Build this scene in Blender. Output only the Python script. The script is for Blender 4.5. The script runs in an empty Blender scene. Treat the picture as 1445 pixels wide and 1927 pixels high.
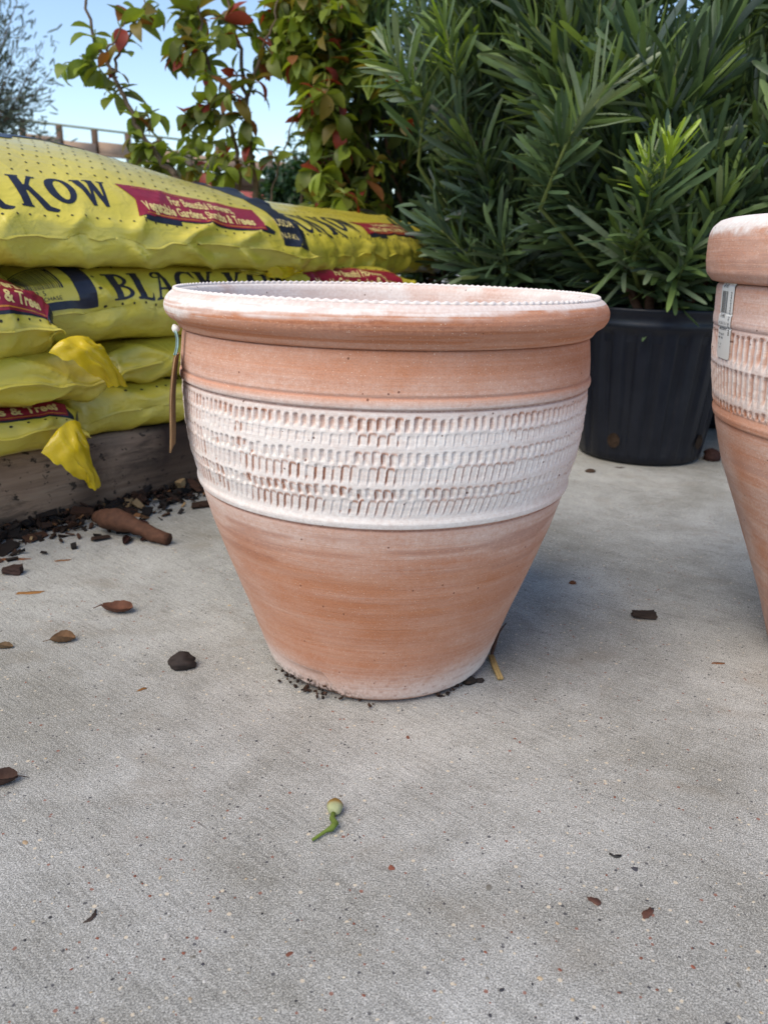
import bpy, bmesh, math, random, time
_T0 = time.time()
import numpy as np
from mathutils import Vector, Matrix

random.seed(7)
RNG = np.random.default_rng(7)
R = math.radians
scene = bpy.context.scene
C = scene.collection

# ------------------------------------------------------------------ camera
F_PX, IMG_W, IMG_H = 1506.0, 1445.0, 1927.0
PITCH, ROLL, CAM_Z, YAW, CAM_D = 0.31139, 0.02493, 0.36317, 0.00317, 0.70
fw = Vector((math.sin(YAW)*math.cos(PITCH), math.cos(YAW)*math.cos(PITCH), -math.sin(PITCH)))
rt0 = fw.cross(Vector((0, 0, 1))).normalized(); up0 = rt0.cross(fw)
rt = rt0*math.cos(ROLL) + up0*math.sin(ROLL)
up = -rt0*math.sin(ROLL) + up0*math.cos(ROLL)
CAM = Vector((0, -CAM_D, CAM_Z))
cd = bpy.data.cameras.new('camera')
cd.sensor_fit = 'VERTICAL'; cd.sensor_height = 36.0
cd.lens = 36.0*F_PX/IMG_H
cd.clip_start = 0.02; cd.clip_end = 2000
cd.dof.use_dof = True; cd.dof.focus_distance = 0.60; cd.dof.aperture_fstop = 12.0
cam = bpy.data.objects.new('camera', cd); C.objects.link(cam)
M = Matrix((rt, up, -fw)).transposed().to_4x4(); M.translation = CAM
cam.matrix_world = M
scene.camera = cam

# ------------------------------------------------------------------ light
SUN_EL, SUN_AZ = R(52), R(-138)          # azimuth measured from +Y towards +X
w = bpy.data.worlds.new('World'); scene.world = w; w.use_nodes = True
nt = w.node_tree; nt.nodes.clear()
sky = nt.nodes.new('ShaderNodeTexSky'); sky.sky_type = 'NISHITA'; sky.sun_disc = False
sky.sun_elevation = SUN_EL; sky.sun_rotation = SUN_AZ; sky.air_density = 1.0; sky.dust_density = 0.4; sky.ozone_density = 1.0
bg = nt.nodes.new('ShaderNodeBackground'); bg.inputs[1].default_value = 0.15
wo = nt.nodes.new('ShaderNodeOutputWorld')
nt.links.new(sky.outputs[0], bg.inputs[0]); nt.links.new(bg.outputs[0], wo.inputs[0])
sl = bpy.data.lights.new('sun', 'SUN'); sl.energy = 2.5; sl.angle = R(48); sl.color = (1.0, 0.86, 0.66)
so = bpy.data.objects.new('sun', sl); C.objects.link(so)
sd = Vector((math.sin(SUN_AZ)*math.cos(SUN_EL), math.cos(SUN_AZ)*math.cos(SUN_EL), math.sin(SUN_EL)))
so.rotation_euler = sd.to_track_quat('Z', 'Y').to_euler(); so.location = (-3, -3, 5)
scene.view_settings.view_transform = 'Standard'; scene.view_settings.look = 'None'
scene.view_settings.exposure = 0.55; scene.view_settings.gamma = 1.0

# ------------------------------------------------------------------ helpers
def ray(x, y):
    return fw + rt*((x-IMG_W/2)/F_PX) - up*((y-IMG_H/2)/F_PX)
def ground_pt(x, y, z=0.0):
    d = ray(x, y); return CAM + d*((z-CAM.z)/d.z)
def at_depth(x, y, Y):
    d = ray(x, y); return CAM + d*((Y-CAM.y)/d.y)

def link(o, parent=None):
    C.objects.link(o)
    if parent is not None: o.parent = parent
    return o
def tag(o, label=None, cat=None, group=None, kind=None):
    if label: o['label'] = label
    if cat: o['category'] = cat
    if group: o['group'] = group
    if kind: o['kind'] = kind
    return o
def empty(name, loc=(0, 0, 0), rz=0.0):
    o = bpy.data.objects.new(name, None); o.location = loc; o.rotation_euler = (0, 0, rz)
    o.empty_display_size = 0.05
    return link(o)
def mesh_obj(name, V, F, mat, parent=None, smooth=True, attrs=None, uv=None):
    me = bpy.data.meshes.new(name)
    V = np.asarray(V, dtype=np.float64).reshape(-1, 3)
    if isinstance(F, np.ndarray):
        n, k = F.shape
        me.vertices.add(len(V)); me.vertices.foreach_set('co', V.astype(np.float32).ravel())
        me.loops.add(n*k); me.loops.foreach_set('vertex_index', F.astype(np.int32).ravel())
        me.polygons.add(n)
        me.polygons.foreach_set('loop_start', np.arange(0, n*k, k, dtype=np.int32))
        me.update(calc_edges=True)
    else:
        me.from_pydata([tuple(v) for v in V], [], [tuple(f) for f in F])
    if smooth: me.polygons.foreach_set('use_smooth', [True]*len(me.polygons))
    for k, a in (attrs or {}).items():
        a = np.asarray(a, dtype=np.float32)
        if a.ndim == 1:
            at = me.attributes.new(k, 'FLOAT', 'POINT'); at.data.foreach_set('value', a)
        else:
            at = me.attributes.new(k, 'FLOAT_VECTOR', 'POINT'); at.data.foreach_set('vector', a.ravel())
    me.validate()
    if mat: me.materials.append(mat)
    o = bpy.data.objects.new(name, me)
    return link(o, parent)

# value noise ----------------------------------------------------------------
def vnoise(x, y, seed=0, period=None):
    rs = np.random.default_rng(seed); T = rs.random((64, 64))
    xi = np.floor(x).astype(int); yi = np.floor(y).astype(int)
    fx = x-xi; fy = y-yi
    fx = fx*fx*(3-2*fx); fy = fy*fy*(3-2*fy)
    if period: a0 = (xi % period) % 64; a1 = ((xi+1) % period) % 64
    else: a0 = xi % 64; a1 = (xi+1) % 64
    b0 = yi % 64; b1 = (yi+1) % 64
    return (T[a0, b0]*(1-fx)+T[a1, b0]*fx)*(1-fy) + (T[a0, b1]*(1-fx)+T[a1, b1]*fx)*fy
def fbm(x, y, seed=0, octv=4, gain=0.5):
    s = 0; a = 1; t = 0
    for i in range(octv):
        s = s + a*vnoise(x*2**i + 7.3*i, y*2**i + 3.1*i, seed+i); t += a; a *= gain
    return s/t

def grid_faces(nu, nv, off=0, closed_u=False, flip=False):
    iu = np.arange(nu if closed_u else nu-1); iv = np.arange(nv-1)
    I, J = np.meshgrid(iu, iv, indexing='ij'); I2 = (I+1) % nu
    f = np.stack([I*nv+J, I2*nv+J, I2*nv+J+1, I*nv+J+1], -1).reshape(-1, 4) + off
    return f[:, ::-1] if flip else f

def lathe(prof, n):
    prof = np.asarray(prof); th = np.linspace(0, 2*math.pi, n, endpoint=False)
    V = np.stack([np.cos(th)[:, None]*prof[None, :, 1], np.sin(th)[:, None]*prof[None, :, 1],
                  np.broadcast_to(prof[None, :, 0], (n, len(prof)))], -1).reshape(-1, 3)
    return V, grid_faces(n, len(prof), closed_u=True)

def resample(prof, step):
    p = np.asarray(prof, float); s = np.concatenate([[0], np.cumsum(np.hypot(*np.diff(p, axis=0).T))])
    n = max(4, int(s[-1]/step)); t = np.linspace(0, s[-1], n)
    # Catmull-Rom style smoothing by blending linear with a small box filter
    q = np.stack([np.interp(t, s, p[:, 0]), np.interp(t, s, p[:, 1])], -1)
    return q

def tube_arrays(path, rad, k=7, cap=True):
    path = [Vector(p) for p in path]; n = len(path)
    V = []; prev = None
    for i, p in enumerate(path):
        t = (path[min(i+1, n-1)] - path[max(i-1, 0)]).normalized()
        if prev is None:
            a = Vector((1, 0, 0)) if abs(t.x) < .8 else Vector((0, 1, 0))
            prev = (a - t*a.dot(t)).normalized()
        else:
            prev = (prev - t*prev.dot(t)).normalized()
        b = t.cross(prev); r = rad[i] if hasattr(rad, '__len__') else rad
        for j in range(k):
            an = 2*math.pi*j/k
            V.append(p + prev*(math.cos(an)*r) + b*(math.sin(an)*r))
    F = []
    for i in range(n-1):
        for j in range(k):
            F.append((i*k+j, i*k+(j+1) % k, (i+1)*k+(j+1) % k, (i+1)*k+j))
    if cap:
        F.append(tuple(range(k-1, -1, -1))); F.append(tuple((n-1)*k+j for j in range(k)))
    return [tuple(v) for v in V], F
def tube(name, path, rad, mat, parent=None, k=7):
    V, F = tube_arrays(path, rad, k); return mesh_obj(name, V, F, mat, parent)
def join_lists(parts):
    V = []; F = []
    for v, f in parts:
        o = len(V); V += list(v); F += [tuple(i+o for i in q) for q in f]
    return V, F
def box_arrays(c, s, rot=None, bev=0.0):
    bm = bmesh.new(); bmesh.ops.create_cube(bm, size=1.0)
    for v in bm.verts: v.co = Vector((v.co.x*s[0], v.co.y*s[1], v.co.z*s[2]))
    if bev: bmesh.ops.bevel(bm, geom=list(bm.edges), offset=bev, segments=2, affect='EDGES')
    V = [tuple((rot @ v.co if rot else v.co) + Vector(c)) for v in bm.verts]
    bm.verts.index_update(); F = [tuple(v.index for v in f.verts) for f in bm.faces]; bm.free()
    return V, F

# ------------------------------------------------------------------ materials
class Mat:
    def __init__(s, name):
        s.m = bpy.data.materials.new(name); s.m.use_nodes = True
        s.t = s.m.node_tree; s.b = s.t.nodes['Principled BSDF']; s.out = s.t.nodes['Material Output']
    def n(s, typ, **kw):
        nd = s.t.nodes.new(typ)
        for k, v in kw.items(): setattr(nd, k, v)
        return nd
    def l(s, a, b): s.t.links.new(a, b)
    def set(s, **kw):
        for k, v in kw.items():
            i = s.b.inputs[k.replace('_', ' ')]
            if hasattr(v, 'links') or isinstance(v, bpy.types.NodeSocket): s.l(v, i)
            else: i.default_value = (*v, 1) if isinstance(v, tuple) and len(v) == 3 and i.type == 'RGBA' else v
        return s
    def coord(s, kind='Object', scale=(1, 1, 1), rot=(0, 0, 0)):
        tc = s.n('ShaderNodeTexCoord'); mp = s.n('ShaderNodeMapping')
        mp.inputs['Scale'].default_value = scale; mp.inputs['Rotation'].default_value = rot
        s.l(tc.outputs[kind], mp.inputs['Vector']); return mp.outputs[0]
    def noise(s, vec, scale, detail=4, rough=0.6, dist=0.0):
        nd = s.n('ShaderNodeTexNoise'); s.l(vec, nd.inputs['Vector'])
        nd.inputs['Scale'].default_value = scale; nd.inputs['Detail'].default_value = detail
        nd.inputs['Roughness'].default_value = rough; nd.inputs['Distortion'].default_value = dist
        return nd.outputs['Fac']
    def ramp(s, fac, stops, interp='LINEAR'):
        nd = s.n('ShaderNodeValToRGB'); cr = nd.color_ramp; cr.interpolation = interp
        while len(cr.elements) < len(stops): cr.elements.new(0.5)
        for e, (p, c) in zip(cr.elements, stops):
            e.position = p; e.color = (*c, 1) if not isinstance(c, (int, float)) else (c, c, c, 1)
        s.l(fac, nd.inputs[0]); return nd.outputs[0]
    def mix(s, fac, a, b, mode='MIX'):
        nd = s.n('ShaderNodeMix', data_type='RGBA', blend_type=mode)
        for v, i in ((fac, 0), (a, 6), (b, 7)):
            if isinstance(v, bpy.types.NodeSocket): s.l(v, nd.inputs[i])
            else: nd.inputs[i].default_value = v if i == 0 else (*v, 1)
        return nd.outputs[2]
    def math(s, op, a, b=0.0, c=None, clamp=False):
        nd = s.n('ShaderNodeMath', operation=op); nd.use_clamp = clamp
        for i, v in enumerate((a, b, c)):
            if v is None: continue
            if isinstance(v, bpy.types.NodeSocket): s.l(v, nd.inputs[i])
            else: nd.inputs[i].default_value = v
        return nd.outputs[0]
    def attr(s, name, out='Fac'):
        nd = s.n('ShaderNodeAttribute', attribute_name=name); return nd.outputs[out]
    def bump(s, h, strength=0.3, dist=0.001, prev=None):
        nd = s.n('ShaderNodeBump'); nd.inputs['Strength'].default_value = strength
        nd.inputs['Distance'].default_value = dist; s.l(h, nd.inputs['Height'])
        if prev is not None: s.l(prev, nd.inputs['Normal'])
        s.l(nd.outputs[0], s.b.inputs['Normal']); return nd.outputs[0]

def plain(name, col, rough=0.6, spec=0.4, vary=0.12, scale=60, bump=0.0):
    m = Mat(name); v = m.coord(); f = m.noise(v, scale, 5)
    c0 = tuple(x*(1-vary) for x in col); c1 = tuple(min(1, x*(1+vary)) for x in col)
    m.set(Base_Color=m.ramp(f, [(0.3, c0), (0.7, c1)]), Roughness=rough)
    m.b.inputs['Specular IOR Level'].default_value = spec
    if bump: m.bump(f, bump, 0.002)
    return m.m

def mat_concrete():
    m = Mat('concrete'); v = m.coord()
    fine = m.noise(v, 1000, 3, 0.85); grit = m.noise(v, 260, 3, 0.7); big = m.noise(v, 4.5, 6, 0.6, 0.5); med = m.noise(v, 30, 6, 0.65)
    mpb = m.n('ShaderNodeMapping'); mpb.inputs['Scale'].default_value = (24, 330, 1); m.l(m.coord(rot=(0, 0, R(40))), mpb.inputs[0]); broom = m.noise(mpb.outputs[0], 1.0, 5, 0.65)
    base = m.ramp(fine, [(0.37, (0.115, 0.117, 0.116)), (0.46, (0.262, 0.264, 0.258)), (0.53, (0.372, 0.375, 0.368)), (0.62, (0.64, 0.643, 0.632))])
    base = m.mix(0.55, base, m.ramp(grit, [(0.36, (0.40, 0.40, 0.40)), (0.64, (0.62, 0.62, 0.62))]), 'OVERLAY')
    base = m.mix(0.85, base, m.ramp(big, [(0.34, (0.36, 0.35, 0.325)), (0.5, (0.49, 0.488, 0.48)), (0.66, (0.62, 0.62, 0.615))]), 'OVERLAY')
    base = m.mix(0.60, base, m.ramp(med, [(0.34, (0.38, 0.375, 0.36)), (0.66, (0.60, 0.60, 0.595))]), 'OVERLAY')
    streak = m.math('MULTIPLY', m.ramp(broom, [(0.56, 0.0), (0.66, 1.0)]), m.ramp(med, [(0.46, 0.0), (0.62, 1.0)]))
    base = m.mix(0.50, base, m.ramp(broom, [(0.36, (0.34, 0.34, 0.34)), (0.64, (0.62, 0.62, 0.62))]), 'OVERLAY')
    base = m.mix(m.math('MULTIPLY', streak, 0.70), base, (0.085, 0.08, 0.075))
    # brown soil stains
    st = m.noise(m.coord(scale=(1, 1.6, 1)), 7.5, 5, 0.6, 0.4)
    base = m.mix(m.ramp(st, [(0.56, 0.0), (0.74, 0.42)]), base, (0.20, 0.165, 0.12))
    # tiny exposed sand grains: dark, rusty and pale
    for sc, col, th, seed in ((330, (0.04, 0.04, 0.05), 0.055, 0.0), (300, (0.23, 0.085, 0.055), 0.03, 3.1), (280, (0.60, 0.52, 0.40), 0.05, 7.7)):
        vo = m.n('ShaderNodeTexVoronoi'); vo.inputs['Scale'].default_value = sc
        mp = m.n('ShaderNodeMapping'); m.l(v, mp.inputs[0]); mp.inputs['Location'].default_value = (seed, seed*1.7, 0)
        m.l(mp.outputs[0], vo.inputs['Vector'])
        rnd = m.n('ShaderNodeSeparateColor'); m.l(vo.outputs['Color'], rnd.inputs[0])
        on = m.math('MULTIPLY', m.math('LESS_THAN', rnd.outputs[0], th), m.math('LESS_THAN', vo.outputs['Distance'], m.math('MULTIPLY_ADD', rnd.outputs[1], 0.25, 0.14)))
        base = m.mix(m.math('MULTIPLY', on, 0.8), base, col)
    m.set(Base_Color=base, Roughness=0.9); m.b.inputs['Specular IOR Level'].default_value = 0.25
    h = m.math('ADD', m.math('MULTIPLY', fine, 0.7), m.math('MULTIPLY', broom, 0.9))
    m.bump(h, 0.5, 0.0014)
    return m.m

def mat_terracotta():
    m = Mat('terracotta'); uv = m.attr('pc', 'Vector')
    def mp(scale):
        nd = m.n('ShaderNodeMapping'); nd.inputs['Scale'].default_value = scale; m.l(uv, nd.inputs[0]); return nd.outputs[0]
    streak = m.noise(mp((9, 520, 1)), 1.0, 5, 0.65); streak2 = m.noise(mp((3, 130, 1)), 1.0, 4, 0.6, 0.3)
    cloud = m.noise(mp((14, 22, 1)), 1.0, 5, 0.6); grain = m.noise(mp((1, 1, 1)), 900, 2, 0.6)
    fine = m.noise(mp((1, 1, 1)), 330, 3, 0.7)
    clay = m.ramp(m.math('ADD', m.math('MULTIPLY', streak2, 0.6), m.math('MULTIPLY', cloud, 0.4)),
                  [(0.30, (0.42, 0.165, 0.082)), (0.5, (0.475, 0.205, 0.112)), (0.72, (0.53, 0.262, 0.160))])
    clay = m.mix(0.35, clay, m.ramp(grain, [(0.3, (0.30, 0.30, 0.30)), (0.7, (0.72, 0.70, 0.68))]), 'OVERLAY')
    wash = m.attr('wash'); rust = m.attr('rust')
    a = m.math('MULTIPLY_ADD', streak, 0.6, -0.30); b = m.math('MULTIPLY_ADD', fine, 0.55, -0.275); c = m.math('MULTIPLY_ADD', cloud, 0.7, -0.35)
    s = m.math('ADD', m.math('ADD', a, b), c)
    k = m.math('MULTIPLY_ADD', m.math('MULTIPLY', wash, m.math('SUBTRACT', 1.0, wash)), 2.2, 0.18)   # break up mostly at half coverage
    wf = m.math('ADD', wash, m.math('MULTIPLY', s, k), clamp=True)
    white = m.ramp(fine, [(0.25, (0.66, 0.60, 0.57)), (0.75, (0.82, 0.78, 0.755))])
    col = m.mix(wf, clay, white)
    rf = m.math('MULTIPLY', rust, m.ramp(m.math('ADD', m.math('MULTIPLY', fine, 0.6), m.math('MULTIPLY', streak, 0.4)), [(0.36, 0.0), (0.56, 1.0)]))
    col = m.mix(rf, col, (0.27, 0.088, 0.042))
    # pale salt grains and dark pits
    for sc, cc, th, sd_ in ((800, (0.72, 0.58, 0.47), 0.08, 0), (300, (0.10, 0.035, 0.02), 0.012, 5.3)):
        vo = m.n('ShaderNodeTexVoronoi'); vo.inputs['Scale'].default_value = sc
        mm = m.n('ShaderNodeMapping'); mm.inputs['Location'].default_value = (sd_, sd_, 0); m.l(uv, mm.inputs[0]); m.l(mm.outputs[0], vo.inputs['Vector'])
        rnd = m.n('ShaderNodeSeparateColor'); m.l(vo.outputs['Color'], rnd.inputs[0])
        on = m.math('MULTIPLY', m.math('LESS_THAN', rnd.outputs[0], th), m.math('LESS_THAN', vo.outputs['Distance'], 0.26))
        col = m.mix(m.math('MULTIPLY', on, 0.75), col, cc)
    dirt = m.attr('dirt')
    dn = m.ramp(m.noise(mp((1, 1, 1)), 240, 3, 0.6), [(0.47, 0.0), (0.54, 1.0)])
    col = m.mix(m.math('MULTIPLY', dirt, dn), col, (0.05, 0.028, 0.018))
    m.set(Base_Color=col, Roughness=0.88); m.b.inputs['Specular IOR Level'].default_value = 0.22
    h = m.math('ADD', m.math('MULTIPLY', streak, 0.8), m.math('ADD', m.math('MULTIPLY', grain, 0.35), m.math('MULTIPLY', wf, 0.25)))
    m.bump(h, 0.45, 0.0009)
    return m.m

def mat_bag():
    m = Mat('bag_plastic'); v = m.coord()
    n1 = m.noise(v, 6, 4, 0.6); n2 = m.noise(v, 55, 5, 0.7); n3 = m.noise(v, 16, 5, 0.65)
    col = m.ramp(n1, [(0.3, (0.52, 0.425, 0.032)), (0.7, (0.62, 0.52, 0.060))])
    dust = m.ramp(n3, [(0.45, 0.0), (0.8, 0.30)])
    col = m.mix(dust, col, (0.50, 0.43, 0.16))
    spk = m.ramp(n2, [(0.69, 0.0), (0.74, 0.75)])
    col = m.mix(spk, col, (0.06, 0.04, 0.02))
    m.set(Base_Color=col, Roughness=m.ramp(n3, [(0.3, 0.30), (0.8, 0.52)]))
    m.b.inputs['Specular IOR Level'].default_value = 0.5; m.b.inputs['Coat Weight'].default_value = 0.75; m.b.inputs['Coat Roughness'].default_value = 0.28
    c1 = m.math('ABSOLUTE', m.math('SUBTRACT', m.noise(v, 13, 3, 0.5, 0.8), 0.5)); c2 = m.math('ABSOLUTE', m.math('SUBTRACT', m.noise(m.coord(scale=(1, 1, 1.8)), 34, 2, 0.5, 0.6), 0.5))
    m.bump(m.math('ADD', m.math('MULTIPLY', c1, -2.0), m.math('MULTIPLY', c2, -0.9)), 0.55, 0.006)
    return m.m
def mat_flap():
    m = Mat('bag_film'); v = m.coord(); n1 = m.noise(v, 40, 4)
    m.set(Base_Color=m.ramp(n1, [(0.3, (0.76, 0.60, 0.015)), (0.7, (0.84, 0.70, 0.04))]), Roughness=0.2)
    m.b.inputs['Specular IOR Level'].default_value = 0.6
    tr = m.n('ShaderNodeBsdfTranslucent'); tr.inputs[0].default_value = (0.9, 0.66, 0.01, 1)
    mx = m.n('ShaderNodeMixShader'); mx.inputs[0].default_value = 0.45
    m.l(m.b.outputs[0], mx.inputs[1]); m.l(tr.outputs[0], mx.inputs[2]); m.l(mx.outputs[0], m.out.inputs[0])
    return m.m
def mat_ink(name, col, rough=0.38):
    m = Mat(name); v = m.coord(); n = m.noise(v, 90, 4)
    m.set(Base_Color=m.ramp(n, [(0.3, tuple(c*.85 for c in col)), (0.75, tuple(c*1.15+.004 for c in col))]), Roughness=rough)
    return m.m
def mat_leaf(name, trans=0.25, rough=0.42, spec=0.45):
    m = Mat(name); t = m.attr('tint', 'Vector'); n = m.noise(m.coord(), 38, 3)
    c = m.mix(0.5, t, m.ramp(n, [(0.3, (0.36, 0.36, 0.36)), (0.7, (0.64, 0.64, 0.64))]), 'OVERLAY')
    m.set(Base_Color=c, Roughness=rough); m.b.inputs['Specular IOR Level'].default_value = spec
    tr = m.n('ShaderNodeBsdfTranslucent'); m.l(m.mix(1.0, c, (1.0, 1.0, 0.35), 'MULTIPLY'), tr.inputs[0])
    mx = m.n('ShaderNodeMixShader'); mx.inputs[0].default_value = trans
    m.l(m.b.outputs[0], mx.inputs[1]); m.l(tr.outputs[0], mx.inputs[2]); m.l(mx.outputs[0], m.out.inputs[0])
    return m.m
def mat_tinted(name, rough=0.8, bump=0.4, scale=120):
    m = Mat(name); t = m.attr('tint', 'Vector'); n = m.noise(m.coord(), scale, 4)
    m.set(Base_Color=m.mix(0.7, t, m.ramp(n, [(0.3, (0.3, 0.3, 0.3)), (0.7, (0.7, 0.7, 0.7))]), 'OVERLAY'), Roughness=rough)
    m.b.inputs['Specular IOR Level'].default_value = 0.25
    m.bump(n, bump, 0.002); return m.m
def mat_wood():
    m = Mat('weathered_wood'); v = m.coord(scale=(1, 1, 1))
    g = m.noise(m.coord(scale=(6, 90, 90)), 1.0, 5, 0.65, 0.3); b = m.noise(v, 7, 5, 0.6); s = m.noise(m.coord(scale=(60, 75, 75)), 1.0, 4, 0.65)
    c = m.ramp(g, [(0.25, (0.16, 0.105, 0.072)), (0.5, (0.29, 0.20, 0.14)), (0.75, (0.38, 0.28, 0.20))])
    c = m.mix(0.6, c, m.ramp(b, [(0.3, (0.34, 0.33, 0.32)), (0.7, (0.64, 0.62, 0.60))]), 'OVERLAY')
    c = m.mix(m.ramp(s, [(0.60, 0.0), (0.635, 0.9)]), c, (0.018, 0.013, 0.010))
    dk = m.noise(m.coord(scale=(9, 26, 26)), 1.0, 5, 0.7, 0.6); c = m.mix(m.ramp(dk, [(0.50, 0.0), (0.64, 0.75)]), c, (0.045, 0.030, 0.022))
    c = m.mix(m.attr('stain'), c, (0.022, 0.010, 0.006))
    m.set(Base_Color=c, Roughness=0.85); m.bump(g, 0.5, 0.003); return m.m
def mat_nursery():
    m = Mat('black_plastic'); n = m.noise(m.coord(), 25, 5, 0.65); n2 = m.noise(m.coord(scale=(1, 1, .25)), 60, 4)
    m.set(Base_Color=m.ramp(n, [(0.35, (0.003, 0.0045, 0.010)), (0.62, (0.006, 0.008, 0.015)), (0.85, (0.028, 0.027, 0.027))]), Roughness=m.ramp(n2, [(0.3, 0.28), (0.7, 0.5)]))
    m.b.inputs['Specular IOR Level'].default_value = 0.36; return m.m

CONC = mat_concrete(); TERRA = mat_terracotta(); BAG = mat_bag(); FLAP = mat_flap()
INK = mat_ink('navy_black_ink', (0.012, 0.014, 0.028)); RED = mat_ink('crimson_ink', (0.24, 0.010, 0.028)); CREAM = mat_ink('cream_ink', (0.66, 0.52, 0.20)); GOLD = mat_ink('orange_ink', (0.55, 0.20, 0.02))
HOLE = plain('perforation', (0.045, 0.04, 0.02), 0.8); WOOD = mat_wood(); BLACKP = mat_nursery()
PODO = mat_leaf('podocarpus_leaf', 0.30, 0.38, 0.5); VIB = mat_leaf('broad_leaf', 0.48, 0.42, 0.4); OLIVE = mat_leaf('olive_leaf', 0.2, 0.6, 0.3)
BARK = plain('bark_brown', (0.16, 0.085, 0.055), 0.85, 0.2, 0.35, 90, 0.5); TWIG = plain('twig_grey', (0.14, 0.10, 0.07), 0.8, 0.25, 0.3, 80, 0.4); GREENSTEM = plain('green_stem', (0.13, 0.16, 0.045), 0.6, 0.3, 0.25, 60)
SOIL = plain('potting_soil', (0.03, 0.02, 0.014), 0.95, 0.1, 0.5, 70, 0.9); LITTER = mat_tinted('litter'); STICKER = plain('sticker_paper', (0.66, 0.66, 0.63), 0.5, 0.4, 0.04, 30)
PRINT = plain('label_print', (0.03, 0.03, 0.035), 0.6); KRAFT = plain('kraft_card', (0.30, 0.185, 0.095), 0.85, 0.2, 0.2, 130)
TEAL = plain('teal_ribbon', (0.28, 0.46, 0.46), 0.7, 0.3, 0.3, 160); WHITEKNOT = plain('white_bead', (0.74, 0.72, 0.68), 0.5)

# ------------------------------------------------------------------ ground
def build_ground():
    xs = [-300, -40, -8, -3, 3, 8, 40, 300]; V = [(x, y, 0) for x in xs for y in [-60, -8, -2, 3, 8, 40, 200, 900]]
    o = mesh_obj('ground', V, grid_faces(8, 8), CONC, smooth=False); tag(o, kind='structure')
build_ground()

# ------------------------------------------------------------------ flat print: raster a drawing, trace it, wrap it on a surface
def text_mask(body, cell, height, bold=0.0, font_scale=1.0, squeeze=1.0):
    """raster of a line of lettering; returns boolean array [nx, ny] and its cell size (metres)"""
    cu = bpy.data.curves.new('lettering', 'FONT'); cu.body = body; cu.size = 1.0; cu.offset = bold; cu.resolution_u = 3
    ob = bpy.data.objects.new('lettering', cu); me = bpy.data.meshes.new_from_object(ob)
    me.calc_loop_triangles()
    co = np.empty(len(me.vertices)*3, np.float32); me.vertices.foreach_get('co', co); co = co.reshape(-1, 3)[:, :2]
    tri = np.empty(len(me.loop_triangles)*3, np.int32); me.loop_triangles.foreach_get('vertices', tri); tri = tri.reshape(-1, 3)
    bpy.data.objects.remove(ob); bpy.data.curves.remove(cu); bpy.data.meshes.remove(me)
    k = height/0.72; co = co*np.array([k*squeeze, k]); lo = co.min(0); base = lo[1]
    co = co - np.array([lo[0], -0.30*height]); mx = co.max(0)
    nx = int(mx[0]/cell)+3; ny = int(max(mx[1], height*1.3)/cell)+3
    Mk = np.zeros((nx, ny), bool)
    for t in tri:
        p = co[t]/cell; a = np.maximum(np.floor(p.min(0)).astype(int), 0); b = np.minimum(np.ceil(p.max(0)).astype(int)+1, (nx, ny))
        if (b <= a).any(): continue
        X, Y = np.meshgrid(np.arange(a[0], b[0])+.5, np.arange(a[1], b[1])+.5, indexing='ij')
        def e(i, j): return (p[j, 0]-p[i, 0])*(Y-p[i, 1]) - (p[j, 1]-p[i, 1])*(X-p[i, 0])
        e0, e1, e2 = e(0, 1), e(1, 2), e(2, 0)
        ins = ((e0 >= 0) & (e1 >= 0) & (e2 >= 0)) | ((e0 <= 0) & (e1 <= 0) & (e2 <= 0))
        Mk[a[0]:b[0], a[1]:b[1]] |= ins
    return Mk

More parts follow.
